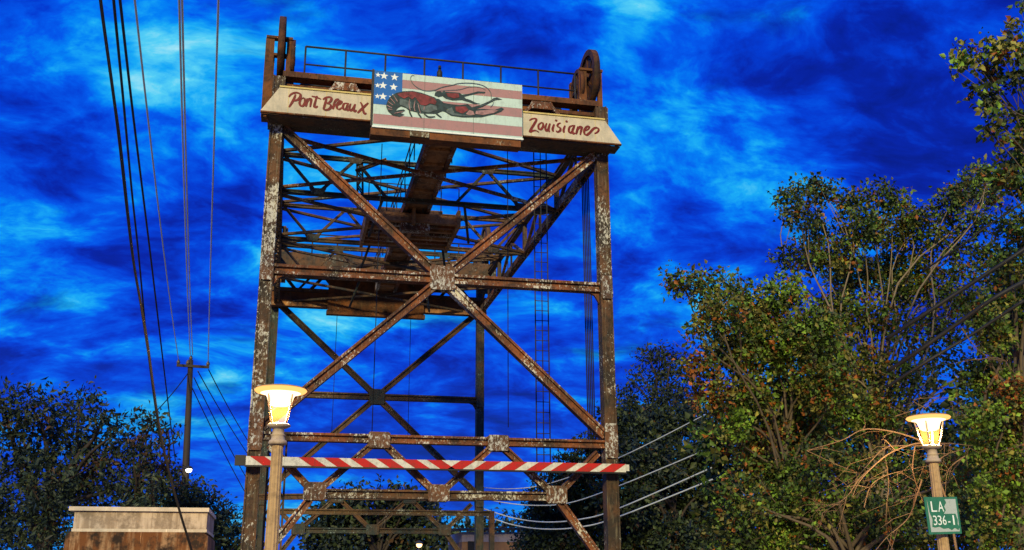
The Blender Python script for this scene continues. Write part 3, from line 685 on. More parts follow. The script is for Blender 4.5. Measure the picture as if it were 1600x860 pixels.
# highway sign on the right lamp post
YL = -16.2-.16
c4 = [at(1443.5, 777, YL), at(1495, 776.5, YL), at(1503, 834, YL), at(1452, 835.5, YL)]
hs = thing('road_sign', (c4[2]+c4[3])/2, 'small green and white LA 336-1 route sign on the right lamp post', 'sign')
MB().prism([p for p in c4][::-1], V((0, .012, 0))).build('plate', M.setdefault('sg', weathered('green sign paint', (.025, .16, .10), (.02, .09, .06), .4, 9, False)), hs)
def hq(u, v, dy):                     # u,v on the plate, 0..1 from top left
    return (c4[0].lerp(c4[1], u)).lerp(c4[3].lerp(c4[2], u), v) + V((0, dy, 0))
M['sgw'] = weathered('grey white sign paint', (.38, .44, .42), (.36, .42, .40), .5, 14, False)
MB().prism([hq(u, v, -.004) for u, v in ((.07, .06), (.94, .06), (.94, .94), (.07, .94))][::-1], V((0, .003, 0))).build('white_field', M['sgw'], hs)
boot = [(.07, .06), (.60, .06), (.64, .16), (.56, .26), (.60, .36), (.52, .46), (.88, .46), (.90, .56), (.92, .62), (.90, .74), (.95, .82), (.90, .90), (.80, .84), (.70, .90), (.60, .84), (.46, .86), (.34, .80), (.20, .82), (.12, .80), (.16, .6), (.10, .42)]
MB().prism([hq(u, v, -.008) for u, v in boot][::-1], V((0, .003, 0))).build('state_outline', M['sg'], hs)
def text_on(txt, u0, u1, v0, v1, parent):
    n = len(txt); uw = (u1-u0)/n
    for i, ch in enumerate(txt):
        cu = bpy.data.curves.new('letter', 'FONT'); cu.body = ch; cu.size = 1; cu.resolution_u = 2
        to = bpy.data.objects.new('tmp', cu); COL.objects.link(to); bpy.context.view_layer.update()
        me = bpy.data.meshes.new_from_object(to.evaluated_get(bpy.context.evaluated_depsgraph_get()))
        bpy.data.objects.remove(to); 
        xs = [v.co.x for v in me.vertices]; ysv = [v.co.y for v in me.vertices]
        x0, x1, y0, y1 = min(xs), max(xs), min(ysv), max(ysv)
        if ch == '-': y0, y1 = 0, .7
        fu = .82 if ch not in '1-' else (.34 if ch == '1' else .5)
        for v in me.vertices:
            a = u0 + uw*(i+.5+((v.co.x-x0)/(x1-x0)-.5)*fu); b = v1-(v1-v0)*(v.co.y-y0)/(y1-y0)
            v.co = hq(a, b, -.010)
        me.materials.append(M['star']); place('letter', me, parent)
text_on('LA', .14, .56, .12, .40, hs); text_on('336-1', .16, .86, .50, .76, hs)

# ------------------------------------------------------------------ concrete block at left
YC = -13.5
e0, e1 = at(109, 793, YC), at(325, 793, YC); zt_ = (e0.z+e1.z)/2
bx0, bx1 = e0.x, e1.x; pb_ = at(217, 829, YC).z; lo = at(217, 838, YC).z
blk = thing('concrete_pylon', V(((bx0+bx1)/2, YC+.8, 0)), 'weathered concrete end block with a streaked pale cap over a rust stained base', 'pylon')
DEP = 1.75
MB().abox(bx0, bx1+.02, YC-.05, YC+DEP+.05, zt_-.055, zt_).build('cap', M['conc_edge'], blk)
MB().abox(bx0+.07, bx1-.0, YC, YC+DEP, pb_+.02, zt_-.057).build('upper_panel', M['conc'], blk)
MB().abox(bx0+.06, bx1+.01, YC-.03, YC+DEP+.03, pb_-.022, pb_+.018).build('moulding', M['conc_edge'], blk)
mb = MB(); t4 = [V((bx0+.0, YC-.05, lo)), V((bx1+.03, YC-.05, lo)), V((bx1+.03, YC+DEP+.1, lo)), V((bx0+.0, YC+DEP+.1, lo))]
b4 = [V((bx0-.12, YC-.2, 0)), V((bx1+.14, YC-.2, 0)), V((bx1+.14, YC+DEP+.2, 0)), V((bx0-.12, YC+DEP+.2, 0))]
t5 = [V((p.x+(.05 if p.x < (bx0+bx1)/2 else -.05), p.y, pb_-.024)) for p in t4]
mb.v = b4+t4+t5
for q in ((0, 1, 5, 4), (1, 2, 6, 5), (2, 3, 7, 6), (3, 0, 4, 7), (4, 5, 9, 8), (5, 6, 10, 9), (6, 7, 11, 10), (7, 4, 8, 11), (8, 9, 10, 11)): mb.face(q)
mb.build('base', M['conc_low'], blk)

# ------------------------------------------------------------------ utility pole and power lines
YP = 30.0
pt_ = at(298, 563, YP); pbm = at(289, 760, YP)
pole = thing('utility_pole', V((pbm.x-.3, YP, 0)), 'dark wooden utility pole with one crossarm left of the bridge', 'utility pole')
mb = MB().tube([V((pbm.x-.35, YP, 0)), V((pbm.x, YP, pbm.z)), pt_], [.22, .2, .14], 10); mb.build('pole', M['wood'], pole)
ca, cb = at(276, 571, YP-.15), at(327, 574, YP-.15)
arm = MB().bar(ca, cb, .14, .12).build('crossarm', M['wood'], pole)
for p in (ca+V((.08, 0, .07)), cb+V((-.08, 0, .07)), ca.lerp(cb, .33)+V((0, 0, .07)), pt_+V((0, 0, 0))):
    MB().tube([p, p+V((0, 0, .10)), p+V((0, 0, .26))], [.06, .11, .04], 8).build('insulator', M['insul'], arm if p.z < pt_.z else pole)
lq = at(295, 734, YP-.6)
MB().tube([V((at(290, 728, YP).x, YP, at(290, 728, YP).z)), lq+V((0, 0, .15))], .05, 6).build('lamp_arm', M['rail'], pole)
lh = MB().lathe([(0, -.16), (.09, -.14), (.145, -.08), (.165, .0), (.145, .03), (0, .03)], 24, c=lq).build('lamp_head', M['glow_white'], pole)
MB().lathe([(.21, .0), (.22, .03), (.14, .12), (.05, .17), (0, .17)], 20, c=lq+V((0, 0, .034))).build('hood', M['rail'], lh)

def sag_line(a, b, sag, n=24):
    return [a.lerp(b, i/n) - V((0, 0, sag*4*(i/n)*(1-i/n))) for i in range(n+1)]
def beyond(a, b, k=.35): return b + (b-a)*k
def cable(pts, r, label, m=None, group=None, cat='cable', name='power_line'):
    return tag(MB().tube(pts, r, 6).build(name, m or M['wire']), label, cat, group)
for (p, q, lb) in ((ca+V((.08, 0, .3)), (217, 0), 'thin power line from the left end of the pole crossarm'), (pt_+V((-.05, 0, .3)), (283.5, 0), 'left wire of the close pair rising from the pole top'),
                   (pt_+V((.08, 0, .3)), (288, 0), 'right wire of the close pair rising from the pole top'), (cb+V((-.08, 0, .3)), (343, 0), 'thin power line from the right end of the pole crossarm')):
    e = at(q[0], q[1], -8.0); cable(sag_line(p, beyond(p, e, .4), .55), .026, lb, M['silver'], None, 'power line')
def pix_cable(spec, r, label, m=None, cat='cable', per=6):
    return cable(spline([at(a, b, y) for a, b, y in spec], per), r, label, m, None, cat)
pix_cable([(146, -120, -21), (157, 0, -20), (184, 200, -18.5), (207, 398, -17), (228, 520, -16.2), (246, 650, -15.6), (262, 730, -15.2), (281, 800, -14.8), (297, 852, -14.4), (306, 885, -14.2)], .017, 'thick dark cable dropping steeply to the concrete block')
pix_cable([(157, -120, -21.2), (160.5, 30, -20.2), (187, 210, -18.7), (209, 405, -17.2), (230, 545, -16.3), (247, 655, -15.7)], .009, 'thin strand twisted beside the thick dark cable')
pix_cable([(169, -100, -18), (177.5, 0, -16), (192, 150, -13), (206, 300, -9), (216.5, 398, -6), (230, 540, 0), (240, 620, 5), (250, 690, 11)], .022, 'second dark cable from the left dropping into the oaks')
pix_cable([(176, -100, -18), (187.5, 0, -16), (208, 180, -12), (235, 398, -6), (253, 550, 1), (265, 650, 7), (274, 720, 13)], .022, 'third dark cable from the left dropping behind the small oak')
for a, b, lb in (((309, 580), (389, 706), 'uppermost'), ((303, 590), (386, 742), 'second'), ((300, 606), (388, 772), 'lowest'), ((326, 578), (392, 690), 'outer')):
    p, e = at(a[0], a[1], YP), at(b[0], b[1], 48); cable(sag_line(p, beyond(p, e, .5), .3), .03, lb + ' dark service wire running right and down from the pole', None, None, 'service wire')
p, e = at(294, 583, YP), at(246, 640, 24); cable(sag_line(p, beyond(p, e, .1), .1), .03, 'short service wire running left and down from the pole', None, None, 'service wire')
def sil(spec, r, label): return pix_cable(spec, r, label, M['silver'], 'power line')
sil([(752, 762, 20.6), (802, 764, 18), (861, 755, 15.5), (966, 716, 11), (1083, 658, 7), (1130, 633, 5)], .020, 'highest of the four pale sagging wires right of the bridge')
sil([(752, 779, 20.6), (790, 786, 18.5), (835, 790, 16.5), (890, 786, 14.5), (966, 760, 11.5), (1098, 705, 7), (1150, 680, 5)], .023, 'second highest of the pale sagging wires right of the bridge')
sil([(752, 794, 20.6), (800, 809, 18), (850, 816, 15.8), (905, 812, 13.6), (966, 795, 11.5), (1130, 723, 6.5), (1170, 703, 5)], .027, 'second lowest of the pale sagging wires right of the bridge')
sil([(752, 804, 20.6), (800, 820, 18), (850, 827, 15.8), (905, 824, 13.6), (966, 808, 11.5), (1146, 736, 6.3), (1190, 716, 5)], .028, 'lowest of the four pale sagging wires right of the bridge')
for spec, r, lb in (([(1640, 283, -14.2), (1600, 315, -14), (1545, 352, -13.6), (1500, 385, -13.2), (1440, 425, -12.5)], .018, 'thin dark cable crossing the gap at the upper right trees'),
                    ([(1640, 362, -15.2), (1585, 400, -15), (1500, 455, -14.4), (1440, 494, -14), (1385, 530, -13.4)], .036, 'heavy dark cable slanting through the right trees'),
                    ([(1640, 420, -15.2), (1560, 462, -15), (1490, 510, -14.4), (1440, 545, -14), (1388, 580, -13.4)], .038, 'second heavy dark cable below the first in the right trees'),
                    ([(1600, 470, -15.0), (1520, 522, -14.4), (1440, 570, -14.0), (1385, 606, -13.4)], .026, 'lowest dark cable slanting through the right trees')):
    pix_cable(spec, r, lb)

# ------------------------------------------------------------------ house and small street lamp beyond the bridge
YH = 42
h0, h1 = at(722, 835, YH), at(835, 835, YH)
house = thing('house', V(((h0.x+h1.x)/2, YH+2, 0)), 'low pale walled building with a dark eave beyond the bridge', 'building')
zr = at(780, 831, YH).z; zm_ = at(780, 847, YH).z
MB().abox(h0.x, h1.x, YH, YH+6, zm_, zr-.03).build('wall', M['house'], house)
MB().abox(h0.x+.01, h1.x-.01, YH+.05, YH+5.9, 0, zm_-.003).build('lower_wall', M['house_low'], house)
mb = MB(); ov = .5
mb.prism([V((h0.x-ov-2.2, YH-.6, zr-.05)), V((h1.x+ov, YH-.6, zr+.12)), V((h1.x+ov, YH+3, zr+.32)), V((h0.x-ov-2.2, YH+3, zr+.15))], V((0, .0, .14))).build('roof', M['roof'], house)
MB().abox(at(731, 840, YH).x, at(742, 840, YH).x, YH-.04, YH+.04, 0, at(735, 846, YH).z).build('door', M['dark'], house)
YQ = 62.0
sp_ = at(655, 851, YQ)
sl2 = thing('street_lamp', V((sp_.x, YQ, 0)), 'small far warm street lamp seen low through the bridge portal', 'street lamp')
MB().tube([V((sp_.x+.0, YQ+.12, 0)), V((sp_.x, YQ+.12, sp_.z+.35))], .07, 8).build('post', M['rail'], sl2)
MB().tube([V((sp_.x, YQ+.12, sp_.z+.3)), V((sp_.x, YQ, sp_.z+.2))], .05, 6).build('arm', M['rail'], sl2)
MB().lathe([(0, -.26), (.14, -.23), (.23, -.13), (.26, .0), (.22, .05), (0, .05)], 24, c=sp_).build('lamp_head', M['glow_warm'], sl2)
MB().lathe([(.34, .0), (.35, .04), (.22, .18), (.08, .25), (0, .25)], 20, c=sp_+V((0, 0, .055))).build('hood', M['rail'], sl2)

# ------------------------------------------------------------------ trees
def leaf_mesh(name, cl, size, aspect, mats, dens, twig_r, per_twig, parent, drop=.0):
    """cl: (centre, radius, colour weights). Leaves sit in small tufts spread through each clump."""
    P_, A_, B_, MI = [], [], [], []
    for c, r, wts, dm in cl:
        nt = max(4, int(dens*dm*r*r*r**.4))
        d = rng.normal(size=(nt, 3)); d /= np.linalg.norm(d, axis=1)[:, None]
        rad = r*(rng.random(nt)**.42)*(1+.25*rng.normal(size=nt)*.6)
        tw = np.array(c) + d*rad[:, None]*np.array([1, 1, .82])
        ax = rng.normal(size=(nt, 3))*.6 + d; ax[:, 2] -= drop; ax /= np.linalg.norm(ax, axis=1)[:, None]
        wts = np.array(wts, float); wts /= wts.sum()
        tc_ = rng.choice(len(wts), nt, p=wts)
        k = per_twig
        tt = rng.random((nt, k, 1)); jit = rng.normal(size=(nt, k, 3))*twig_r*.42
        p = tw[:, None, :] + ax[:, None, :]*(tt-.3)*twig_r*2 + jit
        col = np.where(rng.random((nt, k)) < .78, tc_[:, None], rng.choice(len(wts), (nt, k), p=wts))
        a = rng.normal(size=(nt, k, 3)) + ax[:, None, :]*.8; a[..., 2] -= .35; a /= np.linalg.norm(a, axis=2)[..., None]
        h = rng.normal(size=(nt, k, 3)); h[..., 2] += .5; b = np.cross(a, h); b /= np.linalg.norm(b, axis=2)[..., None]
        sz = size*(.5+1.0*rng.random((nt, k, 1))**1.3)
        P_.append(p.reshape(-1, 3)); A_.append((a*sz).reshape(-1, 3)); B_.append((b*sz*aspect).reshape(-1, 3)); MI.append(col.reshape(-1))
    p, a, b, mi = map(np.concatenate, (P_, A_, B_, MI)); n = len(p)
    nrm = np.cross(a, b); nrm /= np.linalg.norm(nrm, axis=1)[:, None]+1e-9
    bend = np.linalg.norm(b, axis=1)[:, None]*.35*nrm
    vs = np.stack([p, p+a*.45+b*.5+bend, p+a, p+a*.45-b*.5+bend], 1).reshape(-1, 3)
    me = bpy.data.meshes.new(name); me.vertices.add(4*n); me.vertices.foreach_set('co', vs.ravel().astype(np.float32))
    f = (np.arange(n)[:, None]*4 + np.array([0, 1, 2, 0, 2, 3])[None, :]).ravel()
    me.loops.add(6*n); me.loops.foreach_set('vertex_index', f.astype(np.int32))
    me.polygons.add(2*n); me.polygons.foreach_set('loop_start', np.arange(0, 6*n, 3, dtype=np.int32)); me.polygons.foreach_set('loop_total', np.full(2*n, 3, np.int32))
    me.polygons.foreach_set('material_index', np.repeat(mi, 2).astype(np.int32))
    for mm in mats: me.materials.append(mm)
    me.update(calc_edges=True); me.validate()
    return place(name, me, parent), n
NLEAF = {}
def tree(name, label, cat, base, fork, clumps, mats, size, aspect, dens, twig_r, per_twig, trunk_r, bark='bark', group=None, limb_r=.07, drop=0., twigs=2):
    """clumps: (px, py, Y, radius in px, weights, density)"""
    root = thing(name, base, label, cat, group)
    cl = []
    for (px, py, Y, rp, wts, dm) in clumps: cl.append((at(px, py, Y), rp*mpp(Y), wts, dm))
    o, n = leaf_mesh('crown', [(tuple(c), r, w_, d) for c, r, w_, d in cl], size, aspect, mats, dens, twig_r, per_twig, root, drop); NLEAF[label[:30]] = n
    mb = MB(); b = V(base)
    mid = b.lerp(fork, .5) + V((random.uniform(-.2, .2), 0, 0))
    mb.tube([b, b.lerp(mid, .3), mid, fork], [trunk_r*1.4, trunk_r*1.05, trunk_r*.8, trunk_r*.3], 9)
    mb.build('trunk', M[bark], root)
    lb = MB()
    for c, r, w_, d in cl:
        st = b.lerp(fork, random.uniform(.55, 1.0)); v = c-st; ln = v.length
        m1 = st + v*.35 + V((random.uniform(-.1, .1), random.uniform(-.1, .1), .12))*ln; m2 = st + v*.72 + V((random.uniform(-.08, .08), random.uniform(-.08, .08), .06))*ln
        lb.tube(spline([st, m1, m2, c], 3), [limb_r*(1-.085*i) for i in range(10)], 5, cap=False)
        for q in range(twigs):
            e = c + V((random.gauss(0, .6), random.gauss(0, .6), random.gauss(.15, .5)))*r*1.15
            s0 = m2.lerp(c, random.random()); mm = s0.lerp(e, .5)+V((random.gauss(0, .1), random.gauss(0, .1), random.gauss(0, .1)))*r
            lb.tube([s0, mm, e], [limb_r*.34, limb_r*.25, limb_r*.08], 4, cap=False)
    lb.build('limbs', M[bark], root)
    return root
def px_base(px, Y): p = at(px, 880, Y); return V((p.x, Y, 0))

# right-hand trees; palette green, bright, olive, rust, yellow, dark
PR = [L['green'], L['bright'], L['olive'], L['rust'], L['yellow'], L['dark']]
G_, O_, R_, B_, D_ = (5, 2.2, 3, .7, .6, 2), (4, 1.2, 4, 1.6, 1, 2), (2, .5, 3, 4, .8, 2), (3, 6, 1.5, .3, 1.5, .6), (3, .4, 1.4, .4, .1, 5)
Yk = {'a': -7.5, 'b': -5.0, 'c': -13.5, 'd': -11.5, 'e': -9.0}
def cls(Y, items, spread=1.2):
    return [(a, b, Y+random.uniform(-spread, spread), r, w_, d) for a, b, r, w_, d in items]
tree('broadleaf_tree', 'broad rust and green tree reaching left toward the bridge', 'tree', px_base(1235, -7.5), at(1225, 700, -7.5),
     cls(-7.5, [(1068, 440, 24, O_, .8), (1105, 445, 28, O_, .8), (1150, 452, 26, G_, .8), (1125, 490, 38, O_, .9), (1185, 490, 40, O_, 1), (1225, 462, 36, B_, .9), (1090, 520, 22, O_, .5), (1150, 545, 48, O_, 1), (1100, 575, 30, R_, .8), (1215, 545, 50, G_, 1), (1270, 520, 48, G_, 1), (1115, 620, 34, R_, .8), (1165, 620, 46, O_, 1), (1235, 620, 52, G_, 1), (1290, 600, 48, O_, 1), (1145, 665, 26, B_, .9), (1195, 690, 40, R_, 1), (1250, 690, 46, O_, 1), (1180, 735, 34, O_, .9), (1230, 750, 42, D_, 1)]),
     PR, 0.11, .62, 806, .17, 9, .18, 'bark', None, .04)
tree('broadleaf_tree', 'tall olive tree with sparse top standing behind the right lamp', 'tree', px_base(1370, -5), at(1365, 600, -5),
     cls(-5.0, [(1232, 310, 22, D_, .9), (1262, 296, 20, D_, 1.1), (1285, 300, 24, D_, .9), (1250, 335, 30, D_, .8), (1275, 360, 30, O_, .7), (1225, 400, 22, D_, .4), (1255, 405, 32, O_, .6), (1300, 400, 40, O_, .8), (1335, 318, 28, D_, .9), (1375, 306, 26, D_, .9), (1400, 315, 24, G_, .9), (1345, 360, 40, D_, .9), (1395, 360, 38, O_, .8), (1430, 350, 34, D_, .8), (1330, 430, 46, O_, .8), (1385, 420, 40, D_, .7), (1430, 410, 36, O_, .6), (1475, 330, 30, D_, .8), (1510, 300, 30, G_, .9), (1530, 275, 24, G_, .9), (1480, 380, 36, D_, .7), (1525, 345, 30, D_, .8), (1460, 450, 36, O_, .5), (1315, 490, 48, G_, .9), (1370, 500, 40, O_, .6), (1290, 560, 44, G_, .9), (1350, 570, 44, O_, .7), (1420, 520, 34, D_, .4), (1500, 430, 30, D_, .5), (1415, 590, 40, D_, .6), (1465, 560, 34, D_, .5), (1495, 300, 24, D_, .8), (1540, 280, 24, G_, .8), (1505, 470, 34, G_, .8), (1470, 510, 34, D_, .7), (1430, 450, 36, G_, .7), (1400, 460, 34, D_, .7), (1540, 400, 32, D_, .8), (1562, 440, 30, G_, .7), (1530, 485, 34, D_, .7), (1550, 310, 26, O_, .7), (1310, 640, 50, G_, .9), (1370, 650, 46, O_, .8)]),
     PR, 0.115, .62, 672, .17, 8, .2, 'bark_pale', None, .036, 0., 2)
tree('overhanging_tree', 'yellow green leafy branches hanging in at the upper right edge', 'tree', px_base(1800, -13.5), at(1720, 300, -13.5),
     cls(-13.5, [(1497, 100, 17, B_, 1), (1508, 78, 14, (2, 1, 2, 1, 6, 1), 1), (1530, 92, 20, (2, 1, 2, 1, 6, 2), 1), (1560, 72, 24, (2, 1, 2, 1, 6, 1), 1), (1580, 50, 16, (2, 1, 2, 1, 6, 1), .9), (1590, 80, 24, (2, 1, 3, 1, 5, 2), 1), (1550, 115, 22, O_, 1), (1535, 140, 20, D_, 1), (1548, 165, 20, O_, 1), (1560, 190, 20, O_, .9), (1542, 200, 11, D_, .8), (1592, 120, 22, D_, .9), (1598, 3, 12, G_, .9), (1600, 190, 24, D_, 1), (1580, 215, 22, O_, .9), (1590, 250, 30, O_, 1), (1570, 280, 26, O_, 1), (1605, 290, 30, D_, 1), (1650, 60, 40, G_, .8), (1720, 110, 46, O_, .8), (1660, 170, 44, D_, .8), (1740, 220, 46, G_, .8), (1670, 270, 44, O_, .8), (1780, 320, 40, D_, .8), (1700, 350, 44, G_, .8), (1830, 200, 44, O_, .8), (1800, 90, 40, G_, .8)], .5),
     PR, 0.116, .7, 873.6, .11, 8, .2, 'bark', None, .026, 0., 1)
tree('ivy_covered_tree', 'tree thick with bright green ivy at the right edge', 'tree', px_base(1600, -11.5), at(1590, 560, -11.5),
     cls(-11.5, [(1585, 410, 30, G_, 1), (1600, 370, 28, G_, 1), (1590, 335, 20, D_, .8), (1560, 420, 26, G_, .9), (1600, 430, 34, G_, 1), (1535, 500, 30, D_, .9), (1600, 510, 34, G_, 1), (1575, 360, 24, G_, .9), (1560, 470, 34, G_, .9), (1598, 470, 40, B_, 1), (1550, 530, 36, G_, .9), (1595, 550, 44, B_, 1), (1555, 600, 40, B_, 1), (1590, 620, 44, R_, 1), (1535, 650, 34, B_, 1), (1575, 680, 44, B_, 1), (1545, 715, 36, B_, 1), (1595, 740, 46, G_, 1), (1555, 770, 38, B_, 1), (1590, 810, 46, B_, 1), (1560, 840, 36, G_, 1), (1520, 580, 30, D_, .8), (1525, 700, 24, B_, .9)], .6),
     PR, 0.0866, .75, 972.8, .13, 9, .25, 'bark', None, .05, .5)
tree('undergrowth_shrub', 'green and brown thicket low behind the right lamp', 'shrub', px_base(1330, -9), at(1330, 850, -9),
     cls(-9.0, [(1160, 800, 40, G_, 1), (1150, 850, 40, D_, 1), (1215, 800, 46, D_, 1), (1210, 850, 40, B_, 1), (1270, 780, 46, G_, 1), (1270, 840, 44, G_, 1), (1330, 800, 46, D_, 1), (1335, 850, 44, D_, 1), (1290, 720, 44, D_, .9), (1350, 730, 46, O_, .7), (1400, 800, 46, D_, .9), (1400, 850, 40, G_, 1), (1460, 850, 40, D_, 1), (1500, 820, 40, D_, .9), (1430, 740, 44, D_, .7), (1500, 740, 40, O_, .7), (1150, 770, 24, R_, .6)], 1.0),
     PR, 0.0958, .65, 547.2, .16, 9, .1, 'bark', None, .05)
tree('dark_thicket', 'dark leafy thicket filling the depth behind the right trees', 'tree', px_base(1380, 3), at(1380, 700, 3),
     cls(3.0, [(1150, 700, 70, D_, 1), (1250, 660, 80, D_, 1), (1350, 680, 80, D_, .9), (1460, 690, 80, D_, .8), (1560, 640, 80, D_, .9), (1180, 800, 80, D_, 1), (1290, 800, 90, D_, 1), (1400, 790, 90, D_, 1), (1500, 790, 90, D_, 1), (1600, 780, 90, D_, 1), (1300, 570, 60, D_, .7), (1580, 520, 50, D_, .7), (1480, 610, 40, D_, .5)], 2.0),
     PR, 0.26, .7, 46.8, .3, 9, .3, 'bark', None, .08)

# left-hand live oaks
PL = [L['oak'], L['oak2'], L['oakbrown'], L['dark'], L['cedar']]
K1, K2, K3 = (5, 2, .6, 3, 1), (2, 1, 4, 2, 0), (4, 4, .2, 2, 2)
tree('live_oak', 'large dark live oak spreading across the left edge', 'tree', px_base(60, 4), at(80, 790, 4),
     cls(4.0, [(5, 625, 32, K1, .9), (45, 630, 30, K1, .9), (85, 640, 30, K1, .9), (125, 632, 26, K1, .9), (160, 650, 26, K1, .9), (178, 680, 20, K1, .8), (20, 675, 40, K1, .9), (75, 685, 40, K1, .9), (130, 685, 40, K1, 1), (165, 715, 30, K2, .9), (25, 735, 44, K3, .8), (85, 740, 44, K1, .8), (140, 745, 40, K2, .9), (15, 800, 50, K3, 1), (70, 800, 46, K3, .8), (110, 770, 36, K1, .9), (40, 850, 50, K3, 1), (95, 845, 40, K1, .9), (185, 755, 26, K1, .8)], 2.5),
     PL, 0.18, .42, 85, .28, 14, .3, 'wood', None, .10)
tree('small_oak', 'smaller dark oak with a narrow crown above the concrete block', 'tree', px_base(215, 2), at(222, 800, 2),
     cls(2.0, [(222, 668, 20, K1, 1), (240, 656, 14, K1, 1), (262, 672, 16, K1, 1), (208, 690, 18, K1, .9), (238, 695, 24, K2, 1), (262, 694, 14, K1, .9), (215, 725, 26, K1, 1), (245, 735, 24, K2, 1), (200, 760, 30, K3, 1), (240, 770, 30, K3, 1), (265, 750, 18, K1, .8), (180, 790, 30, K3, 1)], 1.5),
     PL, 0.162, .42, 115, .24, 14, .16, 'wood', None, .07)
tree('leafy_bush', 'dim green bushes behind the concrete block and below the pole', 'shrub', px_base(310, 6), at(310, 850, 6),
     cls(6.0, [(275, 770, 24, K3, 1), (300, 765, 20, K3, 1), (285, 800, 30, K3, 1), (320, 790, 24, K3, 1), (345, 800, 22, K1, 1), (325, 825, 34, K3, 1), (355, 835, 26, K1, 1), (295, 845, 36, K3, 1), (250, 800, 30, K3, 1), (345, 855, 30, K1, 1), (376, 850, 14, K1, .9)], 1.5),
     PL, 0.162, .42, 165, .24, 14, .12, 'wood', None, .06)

# trees behind the bridge
PM = [L['cedar'], L['cedar2'], L['dark'], L['oakbrown']]
C1, C2 = (5, 1, 4, .3), (2, 4, 3, 1)
tree('pine_tree', 'blue dark pine with tufted open crown behind the right column', 'tree', px_base(1030, 40), at(1025, 640, 40),
     cls(40.0, [(1012, 558, 13, C1, .8), (1030, 553, 12, C1, .9), (1050, 560, 14, C1, .8), (1064, 578, 13, C1, .8), (1000, 583, 12, C1, .7), (1040, 580, 15, C1, .8), (1020, 600, 14, C1, .7), (988, 598, 11, C1, .7), (1055, 605, 16, C1, .8), (972, 614, 12, C1, .7), (1030, 630, 22, C1, .8), (1070, 630, 22, C1, .8), (985, 635, 22, C1, .7), (1005, 650, 20, C1, .8)], 1.5),
     PM, 0.306, .45, 98.8, .5, 10, .25, 'wood', None, .10)
tree('dense_tree', 'dense dark tree between the right column and the broad tree', 'tree', px_base(1050, 24), at(1050, 780, 24),
     cls(24.0, [(985, 675, 34, C1, 1), (1030, 670, 36, C1, 1), (1080, 660, 34, C1, 1), (1115, 690, 36, C1, 1), (970, 720, 36, C1, 1), (1020, 725, 42, C1, 1), (1075, 730, 44, C2, 1), (1120, 750, 44, C1, 1), (980, 780, 44, C2, 1), (1040, 790, 46, C2, 1), (1100, 810, 46, C2, 1), (990, 840, 46, C2, 1), (1060, 850, 46, C2, 1), (1130, 850, 40, C1, 1), (960, 650, 20, C1, .8)], 2.5),
     PM, 0.247, .6, 117, .35, 10, .3, 'wood', None, .10)
tree('dense_tree', 'dark tree seen through the right half of the bridge portal', 'tree', px_base(885, 28), at(885, 820, 28),
     cls(28.0, [(920, 700, 24, C1, 1), (938, 740, 28, C1, 1), (895, 730, 26, C1, 1), (870, 760, 26, C1, 1), (905, 775, 34, C2, 1), (845, 785, 24, C1, .9), (855, 815, 32, C2, 1), (905, 825, 38, C2, 1), (840, 850, 34, C1, 1), (890, 860, 36, C2, 1), (940, 800, 34, C1, 1), (945, 850, 34, C2, 1)], 2.0),
     PM, 0.228, .6, 135, .35, 10, .3, 'wood', None, .10)
tree('distant_tree', 'round dark tree far beyond the portal centre', 'tree', px_base(590, 90), at(590, 850, 90),
     cls(90.0, [(525, 790, 18, C1, 1), (555, 778, 16, C1, 1), (585, 776, 14, C1, 1), (615, 776, 16, C1, 1), (645, 778, 16, C1, 1), (668, 795, 18, C1, 1), (510, 815, 22, C1, 1), (545, 812, 26, C2, 1), (590, 808, 28, C1, 1), (635, 812, 28, C1, 1), (672, 825, 22, C1, 1), (500, 845, 24, C1, 1), (545, 850, 28, C1, 1), (600, 850, 30, C2, 1), (650, 852, 28, C1, 1), (565, 770, 8, C1, .8), (628, 767, 8, C1, .8)], 3.0),
     PM, 0.6, .6, 18, .8, 10, .5, 'wood', None, .2)
tree('distant_tree', 'low dark trees behind the pale building', 'tree', px_base(740, 80), at(740, 850, 80),
     cls(80.0, [(705, 830, 12, C1, 1), (730, 824, 12, C1, 1), (752, 818, 12, C1, 1), (775, 820, 12, C1, 1), (800, 815, 14, C1, 1), (715, 848, 16, C1, 1), (690, 845, 16, C1, 1), (825, 820, 16, C1, 1)], 3.0),
     PM, 0.55, .6, 18, .8, 10, .5, 'wood', None, .2)

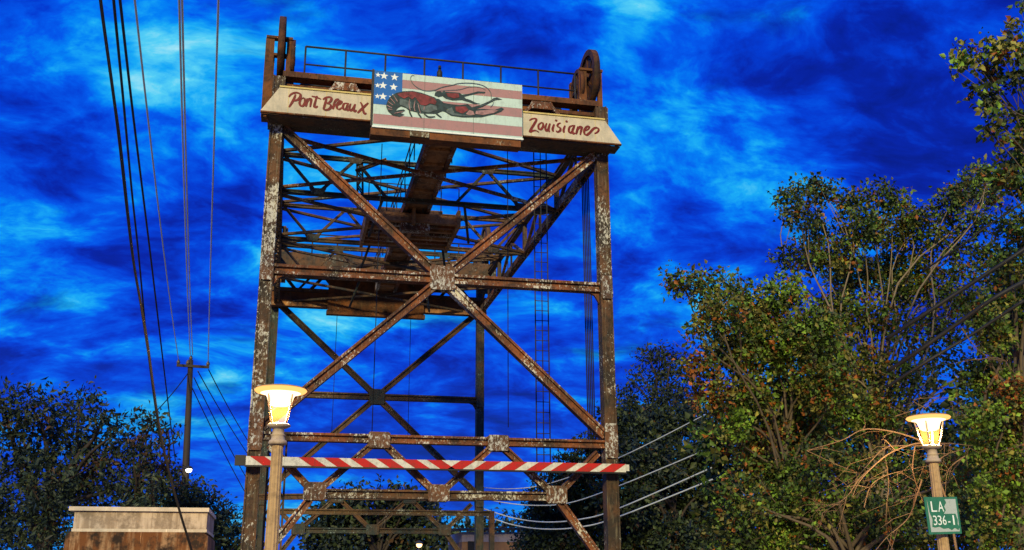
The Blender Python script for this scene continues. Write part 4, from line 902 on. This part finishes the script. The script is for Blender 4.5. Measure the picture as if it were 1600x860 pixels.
# bare branches round the right lamp
A3 = lambda pts, Y: [at(1260+a/2.388, 500+b/2.388, Y+dy) for a, b, dy in pts]
dead = thing('bare_shrub', px_base(1500, -15.2), 'leafless pale branches arching left around the right lamp', 'shrub')
mb = MB()
main = [([(560, 860, 0), (530, 700, .1), (480, 560, .1), (440, 465, .0), (350, 480, -.1), (280, 520, -.2), (200, 600, -.2), (172, 660, -.2)], .022),
        ([(440, 465, .0), (400, 440, 0), (300, 413, .1), (210, 410, .2), (130, 450, .3), (0, 488, .3)], .017),
        ([(430, 470, 0), (360, 470, .2), (290, 480, .2), (230, 540, .1), (180, 600, .2)], .013), ([(405, 470, 0), (396, 560, -.1), (420, 640, 0), (436, 680, 0)], .013),
        ([(300, 545, 0), (306, 620, .1), (298, 700, .1)], .010), ([(280, 520, -.2), (200, 590, 0), (150, 660, 0), (60, 720, .1)], .014), ([(150, 660, 0), (130, 740, 0), (110, 830, .1)], .008),
        ([(430, 600, 0), (410, 660, 0), (380, 740, .1), (300, 812, .1), (255, 865, .1)], .015), ([(590, 510, .1), (530, 560, .1), (518, 650, .1)], .011), ([(470, 540, .1), (530, 500, .1), (610, 478, .2)], .012),
        ([(450, 460, .1), (540, 462, .2), (620, 470, .2)], .010), ([(445, 330, .3), (400, 300, .3), (480, 290, .3), (590, 292, .3)], .007), ([(330, 360, .3), (420, 330, .3), (500, 285, .3)], .007),
        ([(120, 690, 0), (60, 690, 0), (20, 670, 0)], .007), ([(215, 700, 0), (240, 620, 0), (300, 580, 0), (380, 560, 0), (450, 545, 0)], .009), ([(640, 150, .5), (700, 140, .5), (750, 155, .5)], .012), ([(580, 30, .5), (620, 90, .5), (680, 140, .5), (745, 155, .5)], .012)]
for spc, r in main:
    mb = MB(); sp2 = spline(A3(spc, -15.0), 4); mb.tube(sp2, [r*(1-.7*i/(len(sp2)-1)) for i in range(len(sp2))], 5, cap=False)
    for k in range(8):
        p = random.choice(sp2[len(sp2)//5:]); d = V((random.gauss(-.06, .15), random.gauss(0, .1), random.gauss(-.07, .13)))
        q = p + d; q2 = q + d*.7 + V((random.gauss(0, .06), 0, random.gauss(-.03, .06)))
        mb.tube([p, q, q2], [r*.4, r*.28, r*.1], 4, cap=False)
        mb.tube([q, q + V((random.gauss(-.03, .1), random.gauss(0, .05), random.gauss(-.04, .1)))], [r*.22, r*.08], 4, cap=False)
    mb.build('branch', M['dead'], dead)
print('LEAVES', NLEAF, sum(NLEAF.values()))
